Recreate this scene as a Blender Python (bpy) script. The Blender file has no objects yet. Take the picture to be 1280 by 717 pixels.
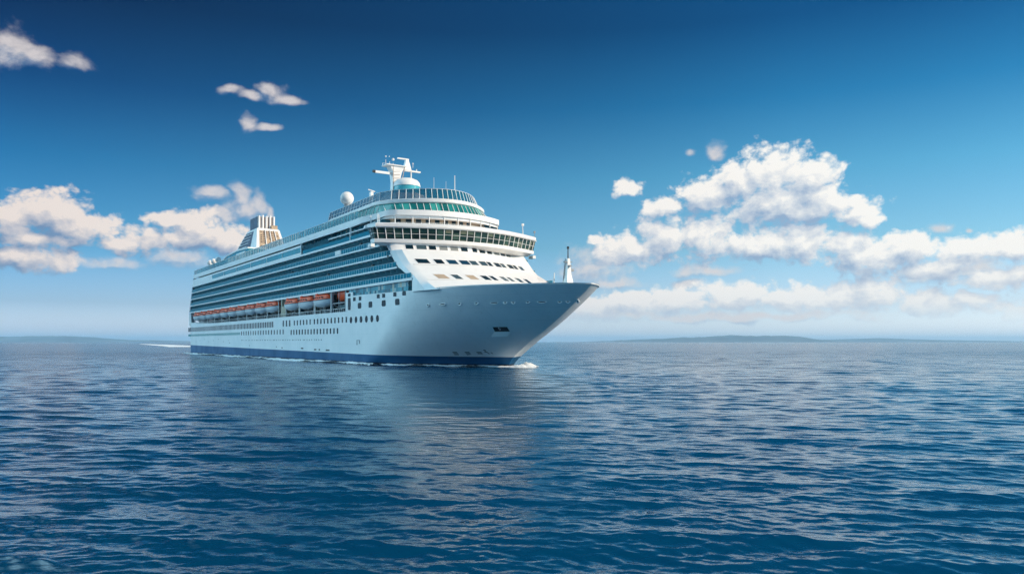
import bpy, math, random
import numpy as np
from mathutils import Vector, Matrix

random.seed(7)
SC = bpy.context.scene
COL = SC.collection
R = math.radians
F_PX, HOR, CX, CAM_H = 965.0, 427.0, 640.0, 5.8

# ------------------------------------------------------------------ camera
cam = bpy.data.cameras.new('camera')
cam_o = bpy.data.objects.new('camera', cam)
COL.objects.link(cam_o)
SC.camera = cam_o
cam.lens = 36 * F_PX / 1280
cam.shift_y = (HOR - 358.5) / 1280
cam.clip_start = 0.5
cam.clip_end = 200000
cam_o.location = (0, 0, CAM_H)
cam_o.rotation_euler = (math.pi / 2, 0, 0)

# ------------------------------------------------------------------ exposure / render
SC.view_settings.view_transform = 'Standard'
SC.view_settings.look = 'None'
SC.view_settings.exposure = 0.0
SC.view_settings.gamma = 1.0
SC.view_settings.use_curve_mapping = False
SC.cycles.use_denoising = True
SC.cycles.denoising_prefilter = 'NONE'
SC.cycles.max_bounces = 6
SC.cycles.diffuse_bounces = 3
SC.cycles.glossy_bounces = 3
SC.cycles.transmission_bounces = 4
SC.cycles.transparent_max_bounces = 12
SC.cycles.volume_bounces = 2
SC.cycles.caustics_reflective = False
SC.cycles.caustics_refractive = False
SC.cycles.sample_clamp_indirect = 6

# ------------------------------------------------------------------ sun
SUN_EL, SUN_AZ = R(28), R(103)
sun = bpy.data.lights.new('sun', 'SUN')
sun.energy = 5.0
sun.angle = R(0.53)
sun.color = (1.0, 0.82, 0.62)
sun_o = bpy.data.objects.new('sun', sun)
COL.objects.link(sun_o)
sd = Vector((math.sin(SUN_AZ) * math.cos(SUN_EL), math.cos(SUN_AZ) * math.cos(SUN_EL), math.sin(SUN_EL)))
sun_o.rotation_euler = sd.to_track_quat('Z', 'Y').to_euler()
sun_o.location = (200, -100, 300)

# ------------------------------------------------------------------ node helper
class NT:
    """thin wrapper: build node arithmetic from python expressions"""
    def __init__(s, nt): s.nt = nt
    def put(s, sock, v):
        if isinstance(v, bpy.types.NodeSocket): s.nt.links.new(v, sock)
        elif v is not None: sock.default_value = v
    def m(s, op, a, b=None, c=None, clamp=False):
        n = s.nt.nodes.new('ShaderNodeMath'); n.operation = op; n.use_clamp = clamp
        for i, v in enumerate((a, b, c)):
            if v is not None: s.put(n.inputs[i], v)
        return n.outputs[0]
    def v(s, op, a, b=None, c=None, out=0):
        n = s.nt.nodes.new('ShaderNodeVectorMath'); n.operation = op
        for i, x in enumerate((a, b, c)):
            if x is not None:
                if op == 'SCALE' and i == 1: s.put(n.inputs['Scale'], x)
                else: s.put(n.inputs[i], x)
        return n.outputs[out]
    def rng(s, x, a, b, c=0.0, d=1.0, kind='SMOOTHSTEP'):
        n = s.nt.nodes.new('ShaderNodeMapRange'); n.interpolation_type = kind
        for i, q in enumerate((x, a, b, c, d)): s.put(n.inputs[i], q)
        return n.outputs[0]
    def mix(s, f, a, b, mode='MIX'):
        n = s.nt.nodes.new('ShaderNodeMix'); n.data_type = 'RGBA'; n.blend_type = mode
        s.put(n.inputs[0], f); s.put(n.inputs[6], a); s.put(n.inputs[7], b)
        return n.outputs[2]
    def sep(s, x):
        n = s.nt.nodes.new('ShaderNodeSeparateXYZ'); s.put(n.inputs[0], x); return n.outputs
    def comb(s, x, y, z=0.0):
        n = s.nt.nodes.new('ShaderNodeCombineXYZ')
        for i, q in enumerate((x, y, z)): s.put(n.inputs[i], q)
        return n.outputs[0]
    def noise(s, vec, scale, detail=4, rough=0.5, dist=0.0, col=False, dim='3D'):
        n = s.nt.nodes.new('ShaderNodeTexNoise'); n.noise_dimensions = dim
        s.put(n.inputs['Vector'], vec); s.put(n.inputs['Scale'], scale); s.put(n.inputs['Detail'], detail)
        s.put(n.inputs['Roughness'], rough); s.put(n.inputs['Distortion'], dist)
        return n.outputs['Color' if col else 'Fac']
    def ramp(s, x, stops):
        n = s.nt.nodes.new('ShaderNodeValToRGB'); s.put(n.inputs[0], x)
        e = n.color_ramp.elements
        while len(e) < len(stops): e.new(0.5)
        for i, (p, c) in enumerate(stops):
            e[i].position = p; e[i].color = (c[0], c[1], c[2], 1)
        return n.outputs[0]

def lin(c):
    c = c / 255.0
    return c / 12.92 if c < 0.04045 else ((c + 0.055) / 1.055) ** 2.4
def L3(*c): return tuple(lin(x) for x in c)

# ------------------------------------------------------------------ world: clear sky, deep blue overhead, cumulus in sky directions
world = bpy.data.worlds.new('World')
SC.world = world
world.use_nodes = True
wt = world.node_tree
wt.nodes.clear()
W = NT(wt)
SKY_STRENGTH = 0.1
out = wt.nodes.new('ShaderNodeOutputWorld')
bg = wt.nodes.new('ShaderNodeBackground')
bg.inputs[1].default_value = SKY_STRENGTH
wt.links.new(bg.outputs[0], out.inputs[0])
sky = wt.nodes.new('ShaderNodeTexSky')
sky.sky_type = 'NISHITA'
sky.sun_disc = False
sky.sun_elevation = SUN_EL
sky.sun_rotation = SUN_AZ
tc = wt.nodes.new('ShaderNodeTexCoord')
dirv = tc.outputs['Generated']
dx, dy, dz = W.sep(dirv)
az = W.m('ARCTAN2', dx, dy)
hyp = W.m('SQRT', W.m('ADD', W.m('MULTIPLY', dx, dx), W.m('MULTIPLY', dy, dy)))
tel = W.m('DIVIDE', dz, W.m('MAXIMUM', hyp, 0.02))
# angle from the sun's azimuth: 0 = far side of the sky, 1 = towards the sun
sdot = W.m('ADD', W.m('MULTIPLY', W.m('DIVIDE', dx, hyp), math.sin(SUN_AZ)), W.m('MULTIPLY', W.m('DIVIDE', dy, hyp), math.cos(SUN_AZ)))
side = W.rng(sdot, -0.84, 0.12, 0, 1, 'LINEAR')
ys = [0.0, 0.045, 0.12, 0.21, 0.30, 0.40]
NISH_L = [(160, 158, 138), (185, 200, 183), (165, 191, 203), (140, 167, 192), (122, 149, 179), (110, 135, 166)]
NISH_R = [(155, 149, 127), (176, 180, 163), (158, 178, 186), (135, 159, 181), (120, 145, 172), (110, 134, 164)]
TGT_L = [(196, 204, 220), (144, 184, 212), (62, 148, 198), (14, 102, 160), (0, 50, 108), (0, 22, 64)]
TGT_R = [(234, 239, 244), (204, 224, 237), (142, 202, 229), (90, 170, 212), (38, 126, 180), (6, 82, 138)]
def tint(N, T):
    st = []
    for y, n, t in zip(ys, N, T):
        st.append((y / 0.42, [lin(b) / max(lin(a), 1e-4) / 2.5 for a, b in zip(n, t)]))
    return st
elr = W.m('DIVIDE', tel, 0.42, clamp=True)
tl = W.ramp(elr, tint(NISH_L, TGT_L))
tr = W.ramp(elr, tint(NISH_R, TGT_R))
tintc = W.v('SCALE', W.mix(side, tl, tr), 2.5)
skyc = W.v('MULTIPLY', sky.outputs[0], tintc)
# added cyan fill glow in the unseen left sky, brightens the shaded starboard hull
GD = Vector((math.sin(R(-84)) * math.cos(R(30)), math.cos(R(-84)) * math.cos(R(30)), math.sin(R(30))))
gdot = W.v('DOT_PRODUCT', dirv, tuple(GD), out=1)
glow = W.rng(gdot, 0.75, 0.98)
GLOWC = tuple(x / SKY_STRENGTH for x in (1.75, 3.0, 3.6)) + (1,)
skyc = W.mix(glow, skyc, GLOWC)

# clouds: puffs placed by azimuth and elevation (both angles of the sky dome)
def puff(x, y, rx, ry):
    u, v = (x - CX) / F_PX, (HOR - y) / F_PX
    k = math.sqrt(1 + u * u)
    return (math.atan(u), v / k, rx / F_PX / (k * k), ry / F_PX / k)
CRISP = [
 (960,222,52,40),(1008,220,46,36),(922,226,42,32),(884,243,46,25),(1035,250,42,32),(975,255,92,32),(1066,268,40,25),
 (1060,250,15,13),(1088,276,26,17),(832,258,30,14),(784,236,24,13),
 (835,294,48,30),(790,315,48,28),(882,298,62,34),(950,304,74,33),(1002,305,52,30),(1090,318,95,27),(1142,308,44,23),
 (1202,314,64,26),(1272,310,56,27),(1058,305,42,24),(1180,336,70,18),(1250,346,80,18),
 (738,388,60,20),(792,378,50,23),(850,376,46,22),(902,371,50,24),(932,366,36,21),(990,374,64,22),(1050,373,42,21),(1096,366,48,26),
 (1150,377,52,20),(1222,380,50,17),(1275,386,50,14),(748,302,15,7),
 (12,272,62,32),(72,264,56,32),(108,284,62,24),(50,300,90,14),(18,321,66,20),(70,324,46,17),(186,300,48,24),(150,306,44,18),
 (256,284,40,28),(232,298,56,20),(284,300,48,22),(212,274,40,9),(320,312,40,14),
]
WISP = [
 (898,187,15,13),(868,191,12,6),(1175,283,21,12),(1213,286,8,7),
 (8,58,50,36),(48,72,52,20),(92,78,38,16),(290,116,20,9),(337,117,27,15),(360,123,28,9),(315,121,30,8),
 (310,153,13,13),(334,159,26,8),(262,241,34,15),(298,243,20,28),(302,258,38,20),(284,268,28,13),(321,256,20,24),(259,267,12,11),(332,268,10,22),
 (225,320,52,16),(135,330,60,12),(1210,340,90,22),(900,396,260,9),(740,330,64,34),(770,352,46,13),(860,352,26,8),(880,338,60,10),
]
def cloud_group(name, puffs, k, nscale, namp, bias):
    g = bpy.data.node_groups.new(name, 'ShaderNodeTree')
    g.interface.new_socket(name='P', in_out='INPUT', socket_type='NodeSocketVector')
    g.interface.new_socket(name='D', in_out='OUTPUT', socket_type='NodeSocketFloat')
    g.interface.new_socket(name='M', in_out='OUTPUT', socket_type='NodeSocketFloat')
    gi = g.nodes.new('NodeGroupInput'); go = g.nodes.new('NodeGroupOutput')
    G = NT(g)
    P = gi.outputs[0]
    # warp the sampling point so outlines billow
    wn = G.noise(G.v('MULTIPLY', P, (1.0, 1.5, 1.0)), nscale * 0.8, 2, 0.5, 0, col=True, dim='2D')
    Pw = G.v('ADD', P, G.v('MULTIPLY', G.v('SUBTRACT', wn, (0.5, 0.5, 0.5)), (0.030, 0.022, 0.0)))
    acc = None
    for p in puffs:
        a, e, rx, ry = puff(*p)
        d = G.v('MULTIPLY_ADD', Pw, (1 / rx, 1 / ry, 0), (-a / rx, -e / ry, 0))
        ln = G.v('LENGTH', d, out=1)
        c = G.m('SUBTRACT', 1.0, ln)
        if acc is None: acc = c
        else: acc = G.m('SMOOTH_MAX', acc, c, k)
    # generic scattered clouds over the rest of the dome, outside the photographed part
    pa = G.sep(P)
    off = G.rng(G.m('ABSOLUTE', pa[0]), 0.66, 0.85)
    gen = G.noise(G.v('MULTIPLY', P, (2.2, 6.0, 1.0)), 1.6, 2, 0.5, dim='2D')
    gen = G.m('MULTIPLY', G.m('SUBTRACT', gen, 0.55), 4.0)
    lowm = G.m('ADD', G.rng(pa[1], 0.30, 0.9, 0.0, -1.5), G.m('ADD', G.rng(pa[0], -0.9, -1.2, 0.0, -5.0), G.rng(pa[0], 1.6, 2.2, 0.0, -5.0)))
    gen = G.m('ADD', G.m('ADD', gen, lowm), G.m('MULTIPLY', G.m('SUBTRACT', off, 1.0), 5.0))
    acc = G.m('MAXIMUM', acc, gen)
    n1 = G.noise(G.v('MULTIPLY', P, (1.0, 1.35, 1.0)), nscale * 0.8, 7, 0.64, 0.25, dim='2D')
    vo = g.nodes.new('ShaderNodeTexVoronoi'); vo.feature = 'F1'; vo.voronoi_dimensions = '2D'
    g.links.new(G.v('ADD', G.v('MULTIPLY', P, (1.0, 1.2, 1.0)), G.v('SCALE', wn, 0.012)), vo.inputs['Vector'])
    vo.inputs['Scale'].default_value = nscale * 2.1
    vo.inputs['Detail'].default_value = 2.0
    vo.inputs['Roughness'].default_value = 0.55
    bil = G.m('SUBTRACT', 0.5, vo.outputs['Distance'])
    n = G.m('ADD', G.m('MULTIPLY', G.m('SUBTRACT', n1, 0.5), namp), G.m('MULTIPLY', bil, namp * 0.26))
    D = G.m('ADD', G.m('ADD', G.m('MINIMUM', acc, 0.75), n), bias)
    g.links.new(D, go.inputs[0]); g.links.new(acc, go.inputs[1])
    return g
g1 = cloud_group('cumulus_field', CRISP, 0.18, 26.0, 1.6, 0.12)
g2 = cloud_group('wisp_field', WISP, 0.2, 22.0, 1.0, 0.02)
def use(g, P):
    n = wt.nodes.new('ShaderNodeGroup'); n.node_tree = g; wt.links.new(P, n.inputs[0]); return n.outputs
P0 = W.comb(az, tel, 0.0)
P1 = W.v('ADD', P0, (0.006, 0.010, 0.0))
D0, M0 = use(g1, P0); D1, M1 = use(g1, P1)
M2 = use(g1, W.v('ADD', P0, (0.010, 0.026, 0.0)))[1]
Wd, Wm = use(g2, P0); Wd1, Wm1 = use(g2, P1)
fade = W.rng(tel, 0.0, 0.10, 0.35, 1.0)
al = W.m('MULTIPLY', W.rng(D0, -0.06, 0.46), W.m('MULTIPLY', W.rng(tel, 0.012, 0.05), 0.97))
lit = W.m('ADD', W.m('MULTIPLY', W.m('SUBTRACT', D0, D1), 1.05), W.m('MULTIPLY', W.m('SUBTRACT', M0, M2), 0.75))
lit = W.m('ADD', lit, 0.47)
thin = W.rng(D0, 0.05, 0.9, 0.30, -0.02)
lit = W.rng(W.m('ADD', lit, thin), -0.10, 1.22, kind='LINEAR')
cs = 1.0 / SKY_STRENGTH
def sc(c, k=1.0): return tuple(x * cs * k for x in L3(*c)) + (1,)
litc = W.mix(side, sc((238, 223, 214)), sc((255, 252, 246)))
shad = W.mix(side, sc((108, 138, 176)), sc((150, 176, 206)))
cc = W.mix(lit, shad, litc)
horiz = W.mix(side, sc((182, 192, 208)), sc((228, 229, 230)))
cc = W.mix(W.rng(tel, 0.0, 0.11, 0.60, 0.0), cc, horiz)
wal = W.m('MULTIPLY', W.rng(Wd, 0.0, 0.85), 0.84)
wlit = W.rng(W.m('ADD', W.m('MULTIPLY', W.m('SUBTRACT', Wd, Wd1), 1.2), 0.62), 0.0, 1.0)
wc = W.mix(wlit, sc((130, 158, 192)), sc((226, 218, 216)))
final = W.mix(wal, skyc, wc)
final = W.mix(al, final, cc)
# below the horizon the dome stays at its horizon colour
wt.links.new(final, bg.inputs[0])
world.cycles.sampling_method = 'NONE'

# ------------------------------------------------------------------ materials
MATS = {}
def mat(name, base, rough=0.5, metal=0.0, ior=1.45, alpha=1.0, vary=0.0, vscale=0.3, coat=0.0, spec=0.5, dirt=0.0):
    if name in MATS: return MATS[name]
    m = bpy.data.materials.new(name); m.use_nodes = True
    nt = m.node_tree; b = nt.nodes['Principled BSDF']
    b.inputs['Base Color'].default_value = (*base, 1)
    b.inputs['Roughness'].default_value = rough
    b.inputs['Metallic'].default_value = metal
    b.inputs['IOR'].default_value = ior
    b.inputs['Alpha'].default_value = alpha
    b.inputs['Coat Weight'].default_value = coat
    b.inputs['Specular IOR Level'].default_value = spec
    if vary:
        G = NT(nt); t = nt.nodes.new('ShaderNodeTexCoord')
        n = G.noise(t.outputs['Object'], vscale, 5, 0.6)
        k = G.rng(n, 0.3, 0.7, 1 - vary, 1.0)
        nt.links.new(G.v('SCALE', tuple(base), k), b.inputs['Base Color'])
        nt.links.new(G.rng(n, 0.3, 0.7, rough * 1.25, rough * 0.85), b.inputs['Roughness'])
    MATS[name] = m
    return m
WHITE = mat('white_paint', (0.86, 0.86, 0.85), 0.35, vary=0.07, vscale=0.25)
WHITE2 = mat('white_paint_small', (0.80, 0.80, 0.79), 0.4, vary=0.06, vscale=1.0)
DARK = mat('dark_void', (0.02, 0.03, 0.04), 0.5, vary=0.4, vscale=0.6)
BLACKM = mat('dark_metal', (0.03, 0.035, 0.04), 0.4, vary=0.3)
GREY = mat('grey_steel', (0.32, 0.34, 0.36), 0.4, vary=0.3, vscale=0.8)
ORANGE = mat('orange_canopy', (1.0, 0.10, 0.008), 0.45, vary=0.2, vscale=0.8)
BEIGE = mat('beige_wall', (0.50, 0.38, 0.27), 0.6, vary=0.2, vscale=0.4)
TEAKM = mat('teak_deck', (0.32, 0.20, 0.11), 0.7, vary=0.3, vscale=0.5)
WINGLASS = mat('window_glass', (0.006, 0.03, 0.05), 0.15, spec=0.12, vary=0.5, vscale=0.4)
REDM = mat('red_paint', (0.5, 0.05, 0.03), 0.4, vary=0.2)

def glass_mat(name, base, alpha, rough=0.06):
    m = mat(name, base, rough, alpha=alpha, spec=0.22)
    return m
TEAL = glass_mat('teal_glass', (0.01, 0.15, 0.22), 0.7)
TEALB = glass_mat('bright_teal_glass', (0.03, 0.33, 0.33), 0.85, 0.08)
PALEG = glass_mat('pale_screen_glass', (0.10, 0.36, 0.42), 0.55, 0.08)

def cell_glass(name, cols, cell, rough=0.12):
    """panes that differ pane by pane: glass, curtains, open doors"""
    m = bpy.data.materials.new(name); m.use_nodes = True
    nt = m.node_tree; G = NT(nt); b = nt.nodes['Principled BSDF']
    t = nt.nodes.new('ShaderNodeTexCoord')
    p = G.v('DIVIDE', t.outputs['Object'], cell)
    fl = G.v('FLOOR', p)
    wn = nt.nodes.new('ShaderNodeTexWhiteNoise'); nt.links.new(fl, wn.inputs['Vector'])
    c = G.ramp(wn.outputs['Value'], cols)
    nt.links.new(c, b.inputs['Base Color'])
    b.inputs['Roughness'].default_value = rough
    b.inputs['Specular IOR Level'].default_value = 0.25
    MATS[name] = m
    return m
CABIN = cell_glass('cabin_glass', [(0.0, (0.006, 0.07, 0.10)), (0.35, (0.01, 0.16, 0.23)), (0.6, (0.02, 0.25, 0.33)),
                                   (0.8, (0.08, 0.38, 0.46)), (0.93, (0.40, 0.48, 0.46)), (1.0, (0.45, 0.38, 0.26))], (1.05, 50, 3.1))
BRIDGEG = cell_glass('bridge_glass', [(0.0, (0.01, 0.02, 0.02)), (0.5, (0.015, 0.05, 0.045)), (0.8, (0.05, 0.10, 0.08)), (1.0, (0.16, 0.17, 0.12))], (5, 1.9, 1.4), 0.08)
LOUNGEG = cell_glass('lounge_glass', [(0.0, (0.01, 0.10, 0.11)), (0.5, (0.015, 0.22, 0.22)), (1.0, (0.05, 0.36, 0.33))], (6, 2.1, 9), 0.08)

def hull_mat():
    m = bpy.data.materials.new('hull_paint'); m.use_nodes = True
    nt = m.node_tree; G = NT(nt); b = nt.nodes['Principled BSDF']
    t = nt.nodes.new('ShaderNodeTexCoord')
    o = t.outputs['Object']
    x, y, z = G.sep(o)
    n = G.noise(o, 0.12, 5, 0.6)
    streak = G.noise(G.v('MULTIPLY', o, (1.4, 1.4, 0.07)), 1.0, 5, 0.7)
    w = G.mix(G.rng(n, 0.3, 0.7), (0.76, 0.80, 0.81, 1), (0.85, 0.87, 0.87, 1))
    w = G.mix(G.m('MULTIPLY', G.rng(streak, 0.56, 0.80), 0.38), w, (0.42, 0.40, 0.36, 1))
    # plating seams
    px = G.m('ABSOLUTE', G.m('SUBTRACT', G.m('FRACT', G.m('DIVIDE', x, 9.0)), 0.5))
    pz = G.m('ABSOLUTE', G.m('SUBTRACT', G.m('FRACT', G.m('DIVIDE', z, 2.6)), 0.5))
    seam = G.m('MAXIMUM', G.rng(px, 0.494, 0.4995), G.rng(pz, 0.484, 0.498))
    w = G.mix(G.m('MULTIPLY', seam, 0.18), w, (0.30, 0.32, 0.33, 1))
    zt = G.m('MULTIPLY_ADD', x, -2.0 / 266.0, 2.3 + 30 * 2.0 / 266.0)
    blue = G.mix(G.rng(n, 0.3, 0.7), (0.002, 0.075, 0.19, 1), (0.003, 0.10, 0.24, 1))
    c = G.mix(G.rng(G.m('SUBTRACT', zt, z), -0.02, 0.04, kind='LINEAR'), w, blue)
    wl = G.m('ADD', z, G.m('MULTIPLY', G.noise(G.v('MULTIPLY', o, (0.6, 0.6, 0.6)), 1.0, 3), 0.3))
    c = G.mix(G.rng(wl, 0.95, 0.55), c, (0.012, 0.012, 0.02, 1))
    nt.links.new(c, b.inputs['Base Color'])
    nt.links.new(G.rng(n, 0.3, 0.7, 0.42, 0.30), b.inputs['Roughness'])
    nt.links.new(G.rng(G.m('SUBTRACT', zt, z), -0.02, 0.04, 0.35, 0.12, kind='LINEAR'), b.inputs['Specular IOR Level'])
    bm = nt.nodes.new('ShaderNodeBump'); bm.inputs['Strength'].default_value = 0.25; bm.inputs['Distance'].default_value = 0.25
    nt.links.new(G.noise(G.v('MULTIPLY', o, (0.5, 0.5, 0.8)), 0.8, 3, 0.5), bm.inputs['Height'])
    nt.links.new(bm.outputs[0], b.inputs['Normal'])
    return m
HULL = hull_mat()

# ------------------------------------------------------------------ mesh builder
def link(o, parent=None):
    COL.objects.link(o)
    if parent is not None: o.parent = parent
    return o
def tag(o, label=None, cat=None, group=None, kind=None):
    if label: o['label'] = label
    if cat: o['category'] = cat
    if group: o['group'] = group
    if kind: o['kind'] = kind
    return o
def empty(name, loc=(0, 0, 0), rz=0.0):
    o = bpy.data.objects.new(name, None); COL.objects.link(o)
    o.location = loc; o.rotation_euler = (0, 0, rz)
    return o
class MB:
    def __init__(s): s.v = []; s.f = []
    def add(s, vs, fs):
        k = len(s.v); s.v += [tuple(p) for p in vs]; s.f += [tuple(i + k for i in f) for f in fs]; return s
    def box(s, x0, x1, y0, y1, z0, z1):
        vs = [(x0,y0,z0),(x1,y0,z0),(x1,y1,z0),(x0,y1,z0),(x0,y0,z1),(x1,y0,z1),(x1,y1,z1),(x0,y1,z1)]
        return s.add(vs, [(0,3,2,1),(4,5,6,7),(0,1,5,4),(1,2,6,5),(2,3,7,6),(3,0,4,7)])
    def hexa(s, vs):  # 4 bottom + 4 top
        return s.add(vs, [(0,3,2,1),(4,5,6,7),(0,1,5,4),(1,2,6,5),(2,3,7,6),(3,0,4,7)])
    def prism(s, outline, z0, z1):
        n = len(outline)
        vs = [(p[0], p[1], z0) for p in outline] + [(p[0], p[1], z1) for p in outline]
        fs = [tuple(range(n - 1, -1, -1)), tuple(range(n, 2 * n))]
        fs += [(i, (i + 1) % n, n + (i + 1) % n, n + i) for i in range(n)]
        return s.add(vs, fs)
    def loft(s, rings, caps=True, closed=True):
        n = len(rings[0]); vs = [p for r in rings for p in r]; fs = []
        for j in range(len(rings) - 1):
            for i in range(n if closed else n - 1):
                a = j * n + i; b = j * n + (i + 1) % n
                fs.append((a, b, b + n, a + n))
        if caps:
            fs.append(tuple(range(n - 1, -1, -1)))
            m = (len(rings) - 1) * n
            fs.append(tuple(range(m, m + n)))
        return s.add(vs, fs)
    def tube(s, a, b, r0, r1=None, n=8):
        r1 = r0 if r1 is None else r1
        a, b = Vector(a), Vector(b); d = (b - a).normalized()
        u = d.orthogonal().normalized(); w = d.cross(u)
        rings = []
        for p, r in ((a, r0), (b, r1)):
            rings.append([p + (u * math.cos(2 * math.pi * i / n) + w * math.sin(2 * math.pi * i / n)) * r for i in range(n)])
        return s.loft(rings)
    def lathe(s, prof, cx=0, cy=0, n=24):
        rings = [[(cx + r * math.cos(2 * math.pi * i / n), cy + r * math.sin(2 * math.pi * i / n), z) for i in range(n)] for r, z in prof]
        return s.loft(rings)
    def ribbon(s, path, z0, z1, th, lean=0.0):
        """wall along path (list of (x,y)); z0,z1 numbers or functions of index; thickness to the left of travel; lean = top offset inward"""
        n = len(path); rings = []
        for i in range(n):
            p = Vector((path[i][0], path[i][1])); q = Vector(path[min(i + 1, n - 1)][:2]); o = Vector(path[max(i - 1, 0)][:2])
            t = (q - o).normalized(); nr = Vector((-t.y, t.x))
            a = z0(i) if callable(z0) else z0; b = z1(i) if callable(z1) else z1
            p2 = p + nr * th; pt = p + nr * lean; pt2 = p + nr * (lean + th)
            rings.append([(p.x, p.y, a), (p2.x, p2.y, a), (pt2.x, pt2.y, b), (pt.x, pt.y, b)])
        return s.loft(rings)
    def build(s, name, m, parent=None, smooth=False, angle=35):
        me = bpy.data.meshes.new(name)
        me.from_pydata(s.v, [], s.f); me.validate(); me.update()
        me.materials.append(m)
        # consistent outward normals
        import bmesh
        bm = bmesh.new(); bm.from_mesh(me); bmesh.ops.recalc_face_normals(bm, faces=bm.faces); bm.to_mesh(me); bm.free()
        if smooth:
            me.polygons.foreach_set('use_smooth', [True] * len(me.polygons))
            me.set_sharp_from_angle(angle=R(angle))
        o = bpy.data.objects.new(name, me)
        return link(o, parent)

#@@SETTING
# ------------------------------------------------------------------ sea
def water_mat():
    m = bpy.data.materials.new('sea_water'); m.use_nodes = True
    nt = m.node_tree; G = NT(nt); b = nt.nodes['Principled BSDF']
    geo = nt.nodes.new('ShaderNodeNewGeometry')
    p = geo.outputs['Position']
    flat = G.v('MULTIPLY', p, (1, 1, 0))
    dist = G.v('LENGTH', flat, out=1)
    big = G.noise(flat, 0.012, 3, 0.5)
    col = G.mix(G.rng(big, 0.35, 0.65), (0.0004, 0.046, 0.104, 1), (0.0007, 0.062, 0.134, 1))
    nt.links.new(col, b.inputs['Base Color'])
    b.inputs['IOR'].default_value = 1.5
    b.inputs['Specular Tint'].default_value = (0.80, 0.93, 1.0, 1)
    nt.links.new(G.rng(dist, 25, 400, 0.02, 0.18, 'LINEAR'), b.inputs['Roughness'])
    # wind ripples travelling towards the viewer: crests run across
    rot = nt.nodes.new('ShaderNodeVectorRotate'); rot.rotation_type = 'Z_AXIS'; rot.inputs['Angle'].default_value = R(12)
    nt.links.new(flat, rot.inputs['Vector'])
    r = rot.outputs[0]
    warp = G.v('SCALE', G.v('SUBTRACT', G.noise(flat, 0.15, 2, 0.5, 0, True), (0.5, 0.5, 0.5)), 3.0)
    r = G.v('ADD', r, warp)
    h1 = G.noise(G.v('MULTIPLY', r, (0.5, 1.0, 1)), 1.5, 4, 0.6)
    h2 = G.noise(G.v('MULTIPLY', r, (0.6, 1.0, 1)), 6.0, 3, 0.55)
    h3 = G.noise(G.v('MULTIPLY', r, (0.4, 1.0, 1)), 0.30, 3, 0.5)
    gust = G.rng(G.noise(G.v('MULTIPLY', flat, (0.4, 1, 1)), 0.03, 3, 0.55), 0.30, 0.70, 0.75, 1.2)
    h = G.m('ADD', G.m('MULTIPLY', h1, 0.045), G.m('ADD', G.m('MULTIPLY', h2, 0.011), G.m('MULTIPLY', h3, 0.16)))
    bm = nt.nodes.new('ShaderNodeBump')
    px, py, _z = G.sep(flat)
    # calmer water in the lee of the ship
    cx = G.m('DIVIDE', G.m('SUBTRACT', px, G.m('MULTIPLY', py, -0.045)), G.m('MULTIPLY_ADD', py, 0.09, 4.0))
    cy = G.m('DIVIDE', G.m('SUBTRACT', py, 105.0), 75.0)
    calm = G.m('SQRT', G.m('ADD', G.m('MULTIPLY', cx, cx), G.m('MULTIPLY', cy, cy)))
    gust = G.m('MULTIPLY', gust, G.rng(calm, 0.4, 1.3, 0.30, 1.0))
    gust = G.m('MULTIPLY', gust, G.m('MULTIPLY', G.rng(dist, 60, 350, 1.0, 1.9), G.rng(dist, 900, 6000, 1.0, 0.15)))
    nt.links.new(G.m('MULTIPLY', h, gust), bm.inputs['Height'])
    bm.inputs['Strength'].default_value = 1.0
    bm.inputs['Distance'].default_value = 1.0
    nt.links.new(bm.outputs[0], b.inputs['Normal'])
    return m
WATER = water_mat()

def grid_object(name, V, nr, nc, m, wrap=False):
    idx = np.arange(nr * nc).reshape(nr, nc)
    a = idx[:-1, :-1].ravel(); b_ = idx[:-1, 1:].ravel(); c = idx[1:, 1:].ravel(); d = idx[1:, :-1].ravel()
    F = np.stack([a, b_, c, d], 1)
    me = bpy.data.meshes.new(name)
    me.vertices.add(len(V)); me.vertices.foreach_set('co', V.astype(np.float32).ravel())
    nf = len(F)
    me.loops.add(nf * 4); me.loops.foreach_set('vertex_index', F.astype(np.int32).ravel())
    me.polygons.add(nf)
    me.polygons.foreach_set('loop_start', np.arange(0, nf * 4, 4, dtype=np.int32))
    me.polygons.foreach_set('use_smooth', np.ones(nf, dtype=bool))
    me.update(calc_edges=True); me.validate()
    me.materials.append(m)
    o = bpy.data.objects.new(name, me)
    return link(o)

rs = np.random.RandomState(5)
NWAVE = 140
lam = np.exp(rs.uniform(math.log(0.35), math.log(10.0), NWAVE))
ang = R(-97) + rs.normal(0, 1, NWAVE) * np.interp(np.log(lam), [-1, 2.3], [R(30), R(15)])
kx = 2 * math.pi / lam * np.cos(ang); ky = 2 * math.pi / lam * np.sin(ang)
ph = rs.uniform(0, 2 * math.pi, NWAVE)
slope = 0.13 * math.sqrt(2.0 / NWAVE) * np.ones(NWAVE)
slope *= np.interp(np.log(lam), [-1, 0.7, 1.6, 2.3], [1.6, 1.15, 0.62, 0.58])
amp = slope * lam / (2 * math.pi)
def wave_disp(X, Y, spacing):
    Z = np.zeros_like(X); DX = np.zeros_like(X); DY = np.zeros_like(X)
    for i in range(NWAVE):
        w = np.clip((lam[i] / np.maximum(spacing, 1e-3) - 2.5) / 2.5, 0, 1) * amp[i]
        t = kx[i] * X + ky[i] * Y + ph[i]
        c = np.cos(t); s_ = np.sin(t)
        Z += w * c
        q = 0.9 * w * lam[i] / (2 * math.pi)
        DX -= q * kx[i] * s_; DY -= q * ky[i] * s_
    return DX, DY, Z
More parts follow.
